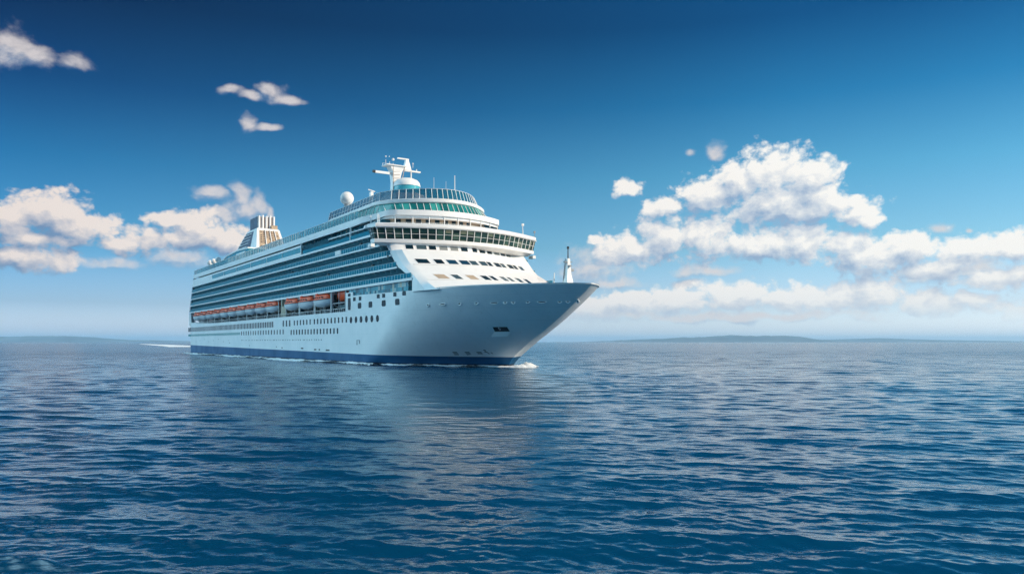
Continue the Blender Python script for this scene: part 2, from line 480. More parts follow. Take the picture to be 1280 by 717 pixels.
# polar sheet, fine near the viewpoint, out past the horizon in every direction
rr = np.concatenate([np.linspace(1.2, 14.9, 40), 15.0 * (2000 / 15.0) ** np.linspace(0, 1, 1400), 2000 * 18.0 ** np.linspace(0.02, 1, 60)])
NR_, NA = len(rr), 900
half = R(42)
aa = np.linspace(-half, half, NA)
RR, AA = np.meshgrid(rr, aa, indexing='ij')
X = RR * np.sin(AA); Y = RR * np.cos(AA)
sp = np.maximum(np.gradient(rr)[:, None] * np.ones_like(AA), RR * (2 * half / NA) * 0.5)
edge = np.clip((half - np.abs(AA)) / R(4), 0, 1)
_c = np.sqrt(((X + 0.045 * Y) / (4 + 0.09 * Y)) ** 2 + ((Y - 105) / 75) ** 2)
calm = 0.15 + 0.85 * np.clip((_c - 0.4) / 0.9, 0, 1)
patch = 1 + 0.15 * np.sin(X * 0.045 + 1.7 * np.sin(Y * 0.021)) * np.sin(Y * 0.06 + 1.3 * np.sin(X * 0.03 + 1))
edge = edge * calm * patch
DX, DY, Z = wave_disp(X, Y, sp)
V = np.stack([X + DX * edge, Y + DY * edge, Z * edge], -1).reshape(-1, 3)
sea = grid_object('sea', V, NR_, NA, WATER)
tag(sea, kind='structure')
# the rest of the round sheet behind the viewpoint
aa = np.linspace(half, 2 * math.pi - half, 60); rr2 = 1.2 * (36000 / 1.2) ** (np.linspace(0, 1, 90))
RR, AA = np.meshgrid(rr2, aa, indexing='ij')
V = np.stack([RR * np.sin(AA), RR * np.cos(AA), np.zeros_like(RR)], -1).reshape(-1, 3)
sea2 = grid_object('sea_behind_viewpoint', V, 90, 60, WATER)
# join both sheets into one sea
ctx = bpy.context
for o in (sea, sea2): o.select_set(True)
ctx.view_layer.objects.active = sea
bpy.ops.object.join()
sea.select_set(False)
# centre disc under the viewpoint
dm = MB(); n = 40
dm.add([(0, 0, -0.0)] + [(1.25 * math.sin(2 * math.pi * i / n), 1.25 * math.cos(2 * math.pi * i / n), 0) for i in range(n)],
       [(0, 1 + (i + 1) % n, 1 + i) for i in range(n)])
dsc = dm.build('sea_centre', WATER)
dsc.select_set(True); sea.select_set(True); ctx.view_layer.objects.active = sea
bpy.ops.object.join(); sea.select_set(False)

# ------------------------------------------------------------------ far hills
HILL = mat('hill_scrub', (0.17, 0.18, 0.18), 0.95, vary=0.5, vscale=0.0012)
def hill(prof, Zd, name, seed, depth=2600):
    """ridge from an outline of (px, py); built at its own distance with real depth"""
    r = np.random.RandomState(seed)
    xs = np.array([p[0] for p in prof], float); hs = np.array([HOR - p[1] for p in prof], float)
    n = 220; px = np.linspace(xs[0], xs[-1], n)
    h = np.interp(px, xs, hs)
    k = np.ones(9) / 9; h = np.convolve(np.pad(h, 4, mode='edge'), k, 'valid')
    for f in (9, 17, 31, 53):
        h += h * 0.5 * r.uniform(.4, 1) / f ** .5 * np.sin(np.linspace(0, 1, n) * f * 6.28 * 0.5 + r.uniform(0, 6)) * .35
    h = np.maximum(h, -0.3)
    m = 15; V = []
    for j in range(m):
        v = j / (m - 1); d = (v - .5) * 2
        bell = math.cos(d * math.pi / 2) ** 1.3
        for i in range(n):
            X_ = (px[i] - CX) / F_PX * Zd
            jit = 1 + 0.18 * math.sin(i * .37 + j * 1.7) * (1 - bell)
            V.append((X_, Zd + d * depth / 2 + 150 * math.sin(i * .11 + seed), h[i] / F_PX * Zd * bell * jit - 2))
    o = grid_object(name, np.array(V), m, n, HILL)
    return tag(o, kind='structure')
hill([(742,428),(800,424.5),(845,421.5),(880,420.5),(905,418.2),(930,419.5),(960,418.6),(985,418.8),(1010,423),(1040,426),(1060,428)], 17000, 'hills', 3)
hill([(690,428),(740,426),(790,424),(820,422.5),(870,424),(1000,425),(1060,423),(1090,421.8),(1130,423.4),(1200,424.6),(1290,426),(1400,428)], 20000, 'hills', 9)
hill([(-120,428),(-40,421),(0,420.6),(35,419.4),(70,419),(110,420.5),(150,424),(190,424.6),(230,425.5),(300,428)], 18000, 'hills', 5)

# haze: one closed box of even, thin air
hz = MB().box(-40000, 40000, -37000, 37500, -40, 230).build('haze', bpy.data.materials.new('haze_air'))
tag(hz, 'pale blue sea haze thickening towards the horizon', 'haze', kind='stuff')
hm = hz.data.materials[0]; hm.use_nodes = True
hm.node_tree.nodes.clear()
ho = hm.node_tree.nodes.new('ShaderNodeOutputMaterial'); hv = hm.node_tree.nodes.new('ShaderNodeVolumePrincipled')
hv.inputs['Color'].default_value = (0.45, 0.76, 1.0, 1)
hv.inputs['Density'].default_value = 4.5e-5
hv.inputs['Anisotropy'].default_value = 0.2
hm.node_tree.links.new(hv.outputs[0], ho.inputs['Volume'])

# ================================================================== THE SHIP
# ship frame: x = towards the bow, y = to port, z up from the waterline
SHIP_LOC, SHIP_RZ = (-15.8, 201.0, 0.0), math.atan2(-0.834, 0.552)
ship = empty('cruise_ship', SHIP_LOC, SHIP_RZ)
tag(ship, 'white cruise ship with teal glazed balconies and a blue waterline band on open sea', 'cruise ship')

def part(mb, name, m, parent=None, smooth=False, label=None, angle=35):
    o = mb.build(name, m, parent or ship, smooth, angle)
    if label: o['label'] = label
    return o
def copies(src, name, places, parent=None, limit=100, many_name=None):
    """places: (x,y,z,rz). The 'limit' nearest become parts of their own, the rest one part of kind stuff."""
    parent = parent or ship
    src_me = src.data
    def depth(p): return 201.0 - 0.834 * p[0] + 0.552 * p[1]
    pl = sorted(places, key=depth)
    for i, p in enumerate(pl[:limit]):
        o = src if i == 0 else src.copy()
        if i: link(o, parent)
        o.name = name if i == 0 else o.name
        o.location = p[:3]; o.rotation_euler = (0, 0, p[3])
    rest = pl[limit:]
    if rest:
        co = np.zeros(len(src_me.vertices) * 3); src_me.vertices.foreach_get('co', co); co = co.reshape(-1, 3)
        fs = [tuple(q.vertices) for q in src_me.polygons]
        mb = MB()
        for p in rest:
            c, s_ = math.cos(p[3]), math.sin(p[3])
            mb.add([(p[0] + c * a - s_ * b, p[1] + s_ * a + c * b, p[2] + z) for a, b, z in co], fs)
        o = mb.build(many_name or (name + '_row'), src_me.materials[0], parent)
        o['kind'] = 'stuff'
    return src

# ---- hull form
STEM_Z = [-1.6, 0, 1.97, 5.7, 10.3, 14.1, 17.4]
STEM_S = [26.6, 26.8, 28.2, 35.4, 45.6, 52.3, 57.8]
_zz = np.linspace(-1.6, 17.6, 60); _ss = np.interp(_zz, STEM_Z, STEM_S)
_ss = np.convolve(np.pad(_ss, 5, mode='reflect', reflect_type='odd'), np.ones(11) / 11, 'valid')
def stem(z): return float(np.interp(z, _zz, _ss))
def hb(s, z):
    t = min(max(z / 17.4, 0), 1) ** 0.85
    s0 = -10 + 22 * t; p = 1.6 + .4 * t; q = 1.0 + .28 * t; ss = stem(z)
    if s >= ss: return 0.0
    b = 20.0
    if s > s0: b = 20 * (1 - ((s - s0) / (ss - s0)) ** p) ** (1 / q)
    if s < -226: b *= 1 - 0.12 * ((-226 - s) / 10) ** 2
    return b
def hull_rot(s, z):   # z-rotation that lays a part (built facing -y) on the starboard plating
    return math.atan2(-(hb(s + .4, z) - hb(s - .4, z)), 0.8)
ZP = 14.0
def sheer(s): return 17.35 + 0.75 * max(0, (10 - s)) / 31 if s < 10 else 17.35 + 0.25 * math.sin(min(1, (s - 10) / 47) * math.pi)
rings = []
zf = [0, .03, .08, .12, .18, .26, .34, .42, .5, .58, .66, .74, .82, .9, .96, 1.0]
def station(kind, a):
    pts = []
    for f in zf:
        if kind == 'aft':
            zt = ZP + 1.3 * max(0, (-170 - a) / 60) ** 1.5; z = -1.6 + f * (zt + 1.6)
            pts.append((a + (0.03 * (10 - z) if a < -225 else 0), -hb(a, z), z))
        else:
            zt = 0; z = 10
            s_est = -21 + (57 + 21) * a
            zt = sheer(s_est); z = -1.6 + f * (zt + 1.6)
            s = -21 + (stem(z) + 21) * math.sin(a * math.pi / 2)
            pts.append((s, -hb(s, z) if a < 1 else 0.0, z))
    return pts
aft_s = list(np.linspace(-235.5, -226, 6)) + list(np.linspace(-220, -21.02, 60))
ST = [station('aft', s) for s in aft_s] + [station('fore', a) for a in np.linspace(0, 1, 90)]
hm_ = MB()
rings = []
for p in ST: rings.append(p)
nz = len(zf)
vs = [q for p in ST for q in p] + [(q[0], -q[1], q[2]) for p in ST for q in p]
fs = []; n_st = len(ST)
for i in range(n_st - 1):
    for j in range(nz - 1):
        a = i * nz + j
        fs.append((a, a + nz, a + nz + 1, a + 1))
        a += n_st * nz
        fs.append((a, a + 1, a + nz + 1, a + nz))
for j in range(nz - 1):  # transom
    a = j; b_ = n_st * nz + j
    fs.append((a, a + 1, b_ + 1, b_))
hm_.add(vs, fs)
hull = part(hm_, 'hull', HULL, smooth=True, angle=28)

# promenade deck sheet and foredeck
pd = MB(); pd.prism([(-234.5, -18), (-226, -19.9), (-21.1, -19.9), (-21.1, 19.9), (-226, 19.9), (-234.5, 18)], 13.55, 13.95)
part(pd, 'promenade_deck', TEAKM)
fd = []
for s in np.linspace(14, stem(16.0) - 4.0, 40): fd.append((s, -max(hb(s, 15.8) - 0.5, 0.02)))
fd = fd + [(a, -b) for a, b in reversed(fd)]
part(MB().prism(fd, 15.8, 16.1), 'foredeck', TEAKM)
cap = MB()
pth = [(s, -hb(s, sheer(s)) - 0.06, sheer(s)) for s in list(np.linspace(17.5, 50, 26)) + list(stem(17.45) - (stem(17.45) - 50) * (1 - np.sin(np.linspace(.05, 1, 14) * math.pi / 2)))]
for sgn in (1, -1):
    cr = []
    for (a, b, z) in pth:
        cr.append([(a, sgn * b, z - 0.12), (a, sgn * b, z + 0.12), (a - 0.05, sgn * (b + 0.42), z + 0.12), (a - 0.05, sgn * (b + 0.42), z - 0.12)])
    cap.loft(cr)
part(cap, 'bulwark_rail', WHITE2, hull)

# ---- openings and marks along the hull
def rounded(w, h, r, d0, d1, n=4):
    """rounded panel in the x-z plane, facing -y, centred at the origin"""
    pts = []
    for cx_, cz_, a0 in ((w/2-r, h/2-r, 0), (-w/2+r, h/2-r, 90), (-w/2+r, -h/2+r, 180), (w/2-r, -h/2+r, 270)):
        for i in range(n):
            a = R(a0 + 90 * i / (n - 1)); pts.append((cx_ + r * math.cos(a), cz_ + r * math.sin(a)))
    return [[(x, d0, z) for x, z in pts], [(x, d1, z) for x, z in pts]]
def window_mb(w, h, r):
    return MB().loft(rounded(w, h, r, 0.10, -0.035))
tall = window_mb(1.25, 2.0, 0.2).build('window', WINGLASS, hull)
places = []
for k in range(67): places.append((-90 - k * 2.16, -20.0, 11.75, 0))
for s in (-78, -74.6, -71.2): places.append((s, -20.0, 11.8, 0))
copies(tall, 'window', places, hull, 24, 'aft_window')
slim = window_mb(1.0, 1.6, 0.25).build('window', WINGLASS, hull)
places = [(-66.5 + k * 3.0, 0, 11.8) for k in range(6)] + [(-47.7 + k * 2.83, 0, 11.8) for k in range(10)]
places += [(-131 + k * 3.3, 0, 9.1) for k in range(17)] + [(-69.7 + k * 2.73, 0, 8.85) for k in range(16)]
copies(slim, 'window', [(s, -hb(s, z), z, hull_rot(s, z)) for s, _, z in places], hull, 60, 'lower_window')
oval = window_mb(1.75, 1.75, 0.8).build('oval_window', WINGLASS, hull)
copies(oval, 'oval_window', [(s, -hb(s, 11.6), 11.6, hull_rot(s, 11.6)) for s in (-18.9, -15.4, -12, -8.5, -5, -1.5)], hull)
sq = window_mb(2.3, 1.5, 0.4).build('mooring_window', WINGLASS, hull)
copies(sq, 'mooring_window', [(s, -hb(s, 15.2), 15.2, hull_rot(s, 15.2)) for s in (-13, -5.9, 2.2, 9.9)], hull)
small = window_mb(1.7, 1.0, 0.15).build('bulwark_opening', WINGLASS, hull)
copies(small, 'bulwark_opening', [(s, -hb(s, 17.1), 17.05, hull_rot(s, 17.1)) for s in (-16.5, -12.6, -1.0, 2.2, 8.6, 13.6)], hull)
strip = MB()
for k in range(60): strip.box(-233 + k * 1.67, -231.9 + k * 1.67, -20.03, -19.8, 8.5, 9.5)
part(strip, 'teal_window_band', TEALB, hull)['kind'] = 'stuff'
port = window_mb(0.42, 0.42, 0.2).build('porthole', WINGLASS, hull)
copies(port, 'porthole', [(-132 + k * 2.1 + (0.7 if k % 5 == 0 else 0), -hb(-132 + k * 2.1, 6.4), 6.4, 0) for k in range(44)] +
       [(-215 + k * 9.1, -20, 5.9 + 0.5 * (k % 3)) + (0,) for k in range(8)], hull, 60)
marks = MB()
for s, z, w in ((-150, 5.2, .7), (-120, 4.2, .5), (-86, 3.9, .5), (-80, 3.6, 1.2), (-60, 3.6, 2.2), (-48, 3.3, 2.0), (-44, 3.3, 1.2), (-38, 3.2, 3.0)):
    marks.box(s, s + w, -20.02, -19.9, z, z + 0.42)
part(marks, 'hull_marks', BLACKM, hull)
# bow fairleads: bright lipped rings with a dark eye
def torus_mb(w, h, rt, n=20, m=6):
    rings = []
    for i in range(n + 1):
        a = 2 * math.pi * i / n; c, s_ = math.cos(a), math.sin(a)
        rings.append([((w/2 + rt * math.cos(b)) * c, rt * math.sin(b), (h/2 + rt * math.cos(b)) * s_) for b in [2 * math.pi * j / m for j in range(m)]])
    return MB().loft(rings, caps=False)
fl = torus_mb(0.75, 0.55, 0.16).build('fairlead', WHITE2, hull, True)
spots = [22.2, 31.2, 35.2, 41.2, 42.7, 45.3, 50.2, 51.3, 52.9]
for i, s in enumerate(spots):
    o = fl if i == 0 else link(fl.copy(), hull)
    z = 14.0; o.location = (s, -hb(s, z) - 0.03, z); o.rotation_euler = (0, 0, hull_rot(s, z))
    e = part(MB().loft(rounded(0.75, 0.55, 0.27, 0.08, -0.03)), 'hawse_hole', DARK, o)
fl2 = torus_mb(1.8, 0.5, 0.15).build('roller_fairlead', WHITE2, hull, True)
for i, s in enumerate((26.6, 39.0, 47.6)):
    o = fl2 if i == 0 else link(fl2.copy(), hull)
    z = 14.0; o.location = (s, -hb(s, z) - 0.03, z); o.rotation_euler = (0, 0, hull_rot(s, z))
    part(MB().loft(rounded(1.7, 0.5, 0.24, 0.08, -0.03)), 'hawse_hole', DARK, o)
def hp(s, z, off): return (s, -hb(s, z) - off, z)
def hull_patch(s0, s1, z0, z1, skew, off, n=6, tilt=0.0):
    """thin plate following the plating; skew shifts the top aft/forward"""
    A = []; B = []
    for j in range(n + 1):
        f = j / n; z = z0 + (z1 - z0) * f
        for i in range(n + 1):
            s = s0 + (s1 - s0) * i / n + skew * f
            q = off + tilt * (1 - f); A.append(hp(s, z, q)); B.append(hp(s, z, q - 0.12))
    m = n + 1; fs = []
    for j in range(n):
        for i in range(n):
            a = j * m + i; fs.append((a, a + 1, a + m + 1, a + m)); k = m * m
            fs.append((k + a, k + a + m, k + a + m + 1, k + a + 1))
    per = [i for i in range(n)] + [j * m + n for j in range(n)] + [n * m + n - i for i in range(n)] + [(n - j) * m for j in range(n)]
    for q in range(len(per)):
        a, b = per[q], per[(q + 1) % len(per)]; fs.append((a, a + m * m, b + m * m, b))
    return MB().add(A + B, fs)
part(hull_patch(31.6, 34.4, 6.9, 8.0, 1.3, 0.06, 6, 0.9), 'anchor_plate', mat('anchor_plate_white', (0.88, 0.88, 0.86), 0.3), hull, label='pale plate under the dark anchor pocket')
part(hull_patch(33.1, 35.7, 8.05, 9.0, 0.7, 0.05), 'anchor_pocket', DARK, hull)
anc = MB(); q0 = Vector(hp(34.6, 8.35, 0.35)); q1 = Vector(hp(34.9, 8.9, 0.25))
anc.tube(q0, q1, 0.13); anc.tube(q0 + Vector((-.5, .2, .25)), q0, 0.10, 0.13); anc.tube(q0 + Vector((.5, -.2, .3)), q0, 0.10, 0.13)
part(anc, 'anchor', GREY, hull, label='small anchor hanging in the pocket')
for s in (19.5, 22.0, 24.25):
    thr = MB()
    for k in range(3): thr.add(*(lambda M: (M.v, M.f))(hull_patch(s - .45 + .1 * k, s + .45 + .1 * k, 2.75 + .28 * k, 2.92 + .28 * k, 0.05, 0.05, 2)))
    part(thr, 'thruster_mark', BLACKM, hull)
dm_ = MB()
for (s0, s1, z0, z1) in ((25.9, 26.05, 2.9, 4.0), (25.9, 26.35, 3.9, 4.0), (25.5, 25.95, 3.4, 3.5), (26.2, 26.75, 2.85, 3.0), (26.55, 26.7, 3.0, 3.4), (26.2, 26.35, 2.5, 2.9)):
    dm_.add(*(lambda M: (M.v, M.f))(hull_patch(s0, s1, z0, z1, 0, 0.05, 2)))
part(dm_, 'bulb_mark', BLACKM, hull)
sk = MB()
for (a, b, c, d) in ((-15, -14.4, 5.0, 6.2), (-15, -13.0, 6.1, 6.3), (-13.3, -12.7, 5.3, 6.2)): sk.add(*(lambda M: (M.v, M.f))(hull_patch(a, b, c, d, 0, 0.04, 2)))
part(sk, 'hull_symbol', GREY, hull)

# ---- decks and cabins
def s_aft(z): return float(np.interp(z, [14, 20.4, 36, 38], [-233, -230, -221.5, -220.5]))
EZ = [(14, 17.8), (20.2, 17.8), (23.6, 9.8), (26.7, 6.4), (29.7, 3.1), (32.8, -3.3), (38, -4)]
def e_end(z): return float(np.interp(z, [a for a, _ in EZ], [b for _, b in EZ]))
core = []
for z in (19.9, 20.4, 23.5, 26.6, 29.7, 32.8, 36.6):
    a, b = s_aft(z) + 1.6, e_end(z) - 0.3
    core.append([(a, -18.1, z - 20.4), (b, -18.1, z - 20.4), (b, 18.1, z - 20.4), (a, 18.1, z - 20.4)])
cabins = part(MB().loft(core), 'cabin_wall', CABIN); cabins.location = (0, 0, 20.4)
# lower walls behind the boats
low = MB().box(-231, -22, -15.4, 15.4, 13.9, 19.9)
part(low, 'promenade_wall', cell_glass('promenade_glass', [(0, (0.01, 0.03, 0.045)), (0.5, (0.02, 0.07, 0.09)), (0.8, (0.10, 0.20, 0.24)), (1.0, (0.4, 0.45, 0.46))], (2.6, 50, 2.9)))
part(MB().box(-21.4, 15, -19.6, 19.6, 15.9, 19.75), 'forward_cabin_wall', CABIN)
def edge_wall(mb, z0, z1, s0, s1, side, th=0.18, y=20.05):
    y0, y1 = (-y, -y + th) if side < 0 else (y - th, y)
    return mb.box(s0, s1, y0, y1, z0, z1)
DECKS = [(20.4, 0.62, 17.8), (23.5, 0.42, 9.9), (26.6, 0.40, 6.5), (29.7, 0.40, 3.2), (32.8, 0.55, -3.2)]
RAILG = mat('balustrade_glass', (0.0, 0.29, 0.42), 0.35, alpha=0.62, spec=0.05)
div_src = None; div_places = []
for i, (z, th, e) in enumerate(DECKS):
    a = s_aft(z)
    d = MB().box(a, e, -20.1, 20.1, z - th, z)
    slab = part(d, 'balcony_deck', WHITE)
    zt = DECKS[i + 1][0] - DECKS[i + 1][1] if i < 4 else 36.3
    if i < 4:
        g = MB(); edge_wall(g, z + 0.02, z + 1.12, a + 1.5, e - 0.6, -1, 0.05); edge_wall(g, z + 0.02, z + 1.12, a + 1.5, e - 0.6, 1, 0.05)
        part(g, 'glass_balustrade', RAILG, slab)
        hr = MB(); edge_wall(hr, z + 1.12, z + 1.19, a + 1.5, e - 0.6, -1, 0.09); edge_wall(hr, z + 1.12, z + 1.19, a + 1.5, e - 0.6, 1, 0.09)
        for q in range(int((e - .6 - a - 1.5) / 1.58)):
            hr.box(a + 1.6 + q * 1.58, a + 1.72 + q * 1.58, -20.1, -20.02, z + .02, z + 1.12)
        part(hr, 'handrail', mat('handrail_metal', (0.45, 0.60, 0.64), 0.4), slab)
        n = int((e - 1.5 - (a + 2)) / 3.16)
        div_places += [(a + 2.2 + k * 3.16, -19.0, z, 0) for k in range(n)]
    else:
        g = MB(); edge_wall(g, z + 0.02, z + 1.12, -58, e - 0.6, -1, 0.05); part(g, 'glass_balustrade', RAILG, slab)
        div_places += [(-58 + k * 3.16, -19.0, z, 0) for k in range(17)]
PART_M = mat('balcony_partition', (0.25, 0.55, 0.62), 0.4, vary=0.3, vscale=2)
div = MB().box(-0.035, 0.035, -0.92, 0.92, 0.0, 2.6).build('balcony_partition', PART_M, ship)
copies(div, 'balcony_partition', div_places, ship, 100, 'balcony_partitions')
# odd bits seen on the balconies
odd = MB(); odd.box(-30.2, -26.0, -20.16, -19.9, 29.75, 30.95); part(odd, 'white_screen', WHITE2)
for s, z in ((-37.0, 23.5), (-5.5, 23.5), (-13, 29.7), (-70, 26.6)):
    part(MB().box(s, s + 0.9, -20.0, -19.4, z + .05, z + 1.7), 'dark_locker', BLACKM)
bf = MB(); rb = random.Random(21)
for z, th, e in DECKS[:4]:
    for k in range(72):
        s = s_aft(z) + 2.6 + k * 3.16
        if s > e - 3: break
        if rb.random() < .55: bf.box(s, s + rb.uniform(.4, 1.3), -19.6, -18.9, z + .02, z + rb.uniform(.7, 1.3))
part(bf, 'balcony_furniture', mat('balcony_furniture', (0.5, 0.6, 0.6), 0.6, vary=0.8, vscale=0.35))['kind'] = 'stuff'
# short upper deck and solid glazed band under the roof edge
part(MB().box(-36, -3.4, -20.0, -18.0, 34.75, 35.0), 'upper_ledge', WHITE)
for s in (-19.3, -59.9):
    part(MB().box(s - 0.22, s + 0.22, -20.12, -19.7, 32.8, 36.6), 'balcony_post', WHITE2)
bd = MB()
for sg in (-1, 1):
    y0, y1 = (-20.06, -18.2) if sg < 0 else (18.2, 20.06)
    bd.box(s_aft(33.5), -60, y0, y1, 32.8, 33.5); bd.box(s_aft(35.3), -60, y0, y1, 35.15, 35.75)
    bd.box(s_aft(33.5), -181, y0, y1, 33.5, 35.15)
part(bd, 'solid_balcony_band', WHITE)
gb = MB(); gb.box(-181, -60, -20.0, -19.8, 33.5, 35.15); gb.box(-181, -60, 19.8, 20.0, 33.5, 35.15)
part(gb, 'teal_glazing_band', mat('turquoise_glazing', (0.02, 0.30, 0.36), 0.1, spec=0.9, vary=0.25, vscale=0.1))
bp = MB()
for s in (-160, -139, -118, -97, -79): bp.box(s - .12, s + .12, -20.09, -19.8, 33.5, 35.15)
part(bp, 'glazing_frames', WHITE2)

# ---- roof edge band, sweeping round the front under the lounge
def arc(hw, s_mid, drop, n=49, hw0=None):
    hw0 = hw0 or hw
    return [(s_mid - drop * (t / hw0) ** 2, t) for t in np.linspace(-hw, hw, n)]
def cornered(hw, s_mid, drop, r=3.0, n=41):
    """front arc with rounded shoulders running aft"""
    a = arc(hw - r * 0.6, s_mid, drop, n, hw)
    s_e = s_mid - drop
    sh = [(s_e - r, -hw), (s_e - r * 0.45, -hw + r * 0.10), (s_e - r * 0.05, -hw + r * 0.3)]
    return sh + a + [(p, -q) for p, q in reversed(sh)]
front = cornered(17.3, 4.0, 6.5)
path = [(s, -20.12) for s in np.linspace(-220, -16, 60)] + [(-13.5, -20.0), (-11.2, -19.4), (-9, -18.4), (-7.2, -17.7)] + front[1:-1] + \
       [(-7.2, 17.7), (-9, 18.4), (-11.2, 19.4), (-13.5, 20.0)] + [(s, 20.12) for s in np.linspace(-16, -220, 60)]
def zl(i): return float(np.interp(path[i][0], [-15, -3], [36.3, 37.6]))
def zh(i): return float(np.interp(path[i][0], [-15, -3], [38.0, 38.95]))
part(MB().ribbon(path, zl, zh, 0.45), 'roof_edge_band', WHITE, smooth=True)
part(MB().prism([(-220, -19.8)] + [(-15, -19.8), (-9, -17.9)] + [(a - .5, b * .98) for a, b in front] + [(-9, 17.9), (-15, 19.8), (-220, 19.8)], 36.9, 37.6), 'roof_deck', WHITE)
part(MB().prism([(-12, -17.2)] + [(a - .6, b * .97) for a, b in front] + [(-12, 17.2)], 37.7, 38.6), 'lounge_floor', WHITE)
# glass rail along the sides of the roof deck
gr = MB(); rp = MB()
for sg in (-1, 1):
    y = 19.95 * sg
    gr.box(-219, -14, y - .025, y + .025, 38.0, 39.95)
    for k in range(92):
        s = -218.5 + k * 2.22
        rp.box(s - .06, s + .06, y - .09, y + .09, 37.6, 40.1)
    rp.box(-219, -14, y - .06, y + .06, 39.95, 40.06)
rail = part(rp, 'deck_railing', WHITE2)
part(gr, 'railing_glass', PALEG, rail)
# deck clutter on the sun deck
dk = MB().box(-150, -62, -8.5, 8.5, 37.6, 40.2)
h0 = part(dk, 'pool_deckhouse', WHITE)
w_ = MB()
for k in range(28): w_.box(-148 + k * 3.1, -146 + k * 3.1, -8.56, -8.4, 38.2, 39.7)
part(w_, 'deckhouse_windows', WINGLASS, h0)['kind'] = 'stuff'
ca = MB(); rr_ = random.Random(3)
for k in range(46):
    s = -150 + k * 2.9 + rr_.uniform(-.6, .6)
    if rr_.random() < .6: ca.box(s, s + .5, -18.6, -18.1, 37.6, 39.2 + rr_.uniform(0, 1.1))
part(ca, 'sun_deck_lockers', mat('locker_mixed', (0.35, 0.36, 0.36), 0.5, vary=0.8, vscale=0.5))['kind'] = 'stuff'

# ---- forward white block under the bridge
CZ = [17.2, 18.4, 19.6, 22.0, 24.5, 27.0, 27.6]
CS = [27.5, 24.5, 21.6, 17.0, 13.3, 10.3, 9.8]
def cfr(z): return float(np.interp(z, CZ, CS))
def fs_(t, z, c=None, bul=4.2):
    c = cfr(z) if c is None else c
    pt = -4.0 * (max(t, 0) / 18.7)
    return c + pt + bul * (1 - (t / 18.7) ** 2)
def front_ring(z, c=None, hw=18.7, bul=4.2):
    ee = e_end(z); r = [(ee, -20.0, z), (ee + 0.6 * ((fs_(-hw, z, c, bul)) - ee), -19.75, z)]
    r += [(fs_(t, z, c, bul), t, z) for t in np.linspace(-hw, hw, 33)]
    r += [(ee + 0.6 * ((fs_(hw, z, c, bul)) - ee), 19.75, z), (ee, 20.0, z)]
    return r
blk = MB().loft([front_ring(z) for z in (17.2, 18.4, 19.6, 20.8, 22.0, 23.3, 24.5, 25.8, 27.0, 27.6)])
fblock = part(blk, 'forward_superstructure', WHITE, smooth=True, angle=30)
up = MB().loft([front_ring(z, c, 18.7, 4.0) for z, c in ((27.603, 6.9), (29.6, 6.0))])
fup = part(up, 'bridge_base', WHITE, smooth=True, angle=30)
part(MB().box(-3.5, 3.0, -19.95, 19.95, 29.4, 33.0), 'bridge_back_wall', CABIN)
def front_win(t0, t1, z0, z1, off, c=None, bul=4.2, skew=0.0):
    vs = []
    for z in (z0, z1):
        k = skew if z == z1 else 0
        cc_ = c if c is None else float(np.interp(z, [27.6, 29.6], c))
        o = [(fs_(t + k, z, cc_, bul) + off, t + k, z) for t in (t0, t1)]
        i_ = [(p[0] - 0.25, p[1], p[2]) for p in reversed(o)]
        vs += o + i_
    return MB().hexa(vs)
PANES = [WINGLASS, WINGLASS, mat('pane_grey', (0.05, 0.09, 0.11), 0.12, spec=0.4), mat('pane_curtain', (0.20, 0.22, 0.22), 0.3), mat('pane_deep', (0.01, 0.05, 0.09), 0.1, spec=0.5)]
RP = random.Random(4)
def win_row(spec, z0, z1, parent, c=None, bul=4.2, beige=(), skew=0.0):
    for i, (t0, t1) in enumerate(spec):
        fr = part(front_win(t0 - .13, t1 + .13, z0 - .1, z1 + .1, 0.04, c, bul, skew), 'window', WHITE2 if i not in beige else WHITE2, parent)
        part(front_win(t0, t1, z0, z1, 0.07, c, bul, skew), 'pane', BEIGE if i in beige else RP.choice(PANES), fr)
row1 = [(-16.6,-14.9),(-14.1,-11.8),(-11.2,-9.5),(-8.6,-6.6),(-5.8,-3.8),(-3.0,-1.2),(0.2,1.8),(2.6,4.6),(5.4,7.2),(8.2,10.2),(11.0,12.8),(13.6,15.4)]
win_row(row1, 28.15, 29.15, fup, (6.9, 6.0), 4.0)
row2 = [(-16.9,-14.2),(-12.8,-10.9),(-9.9,-7.6),(-6.8,-4.6),(-4.2,-2.4),(-1.6,0.2),(0.6,1.9),(3.0,4.9),(5.3,6.8),(8.0,10.0),(10.4,11.8),(13.0,14.8)]
win_row(row2, 24.1, 25.2, fblock, skew=-0.25)
row3 = [(-15.4,-13.0),(-11.6,-10.0),(-8.2,-6.2),(-4.6,-3.0),(-2.3,-1.2),(0.6,2.1),(3.0,4.2),(6.0,7.6),(9.4,11.0)]
win_row(row3, 20.1, 21.2, fblock, beige=(0, 2), skew=-0.4)
# thin projecting ledge under the two lower window rows
for z in (23.75, 19.75):
    led = MB()
    n = 40; ts = np.linspace(-18.2, 17.6, n); r_ = []
    for t in ts:
        x0 = fs_(t, z); r_.append([(x0 - .1, t, z - .06), (x0 + .16, t, z - .06), (x0 + .14, t, z + .06), (x0 - .1, t, z + .06)])
    led.loft(r_); part(led, 'window_ledge', WHITE2, fblock)
part(MB().tube((5.0, -20.05, 26.3), (5.0, -20.25, 26.3), 0.32, 0.32, 12), 'side_light', BLACKM, fblock)

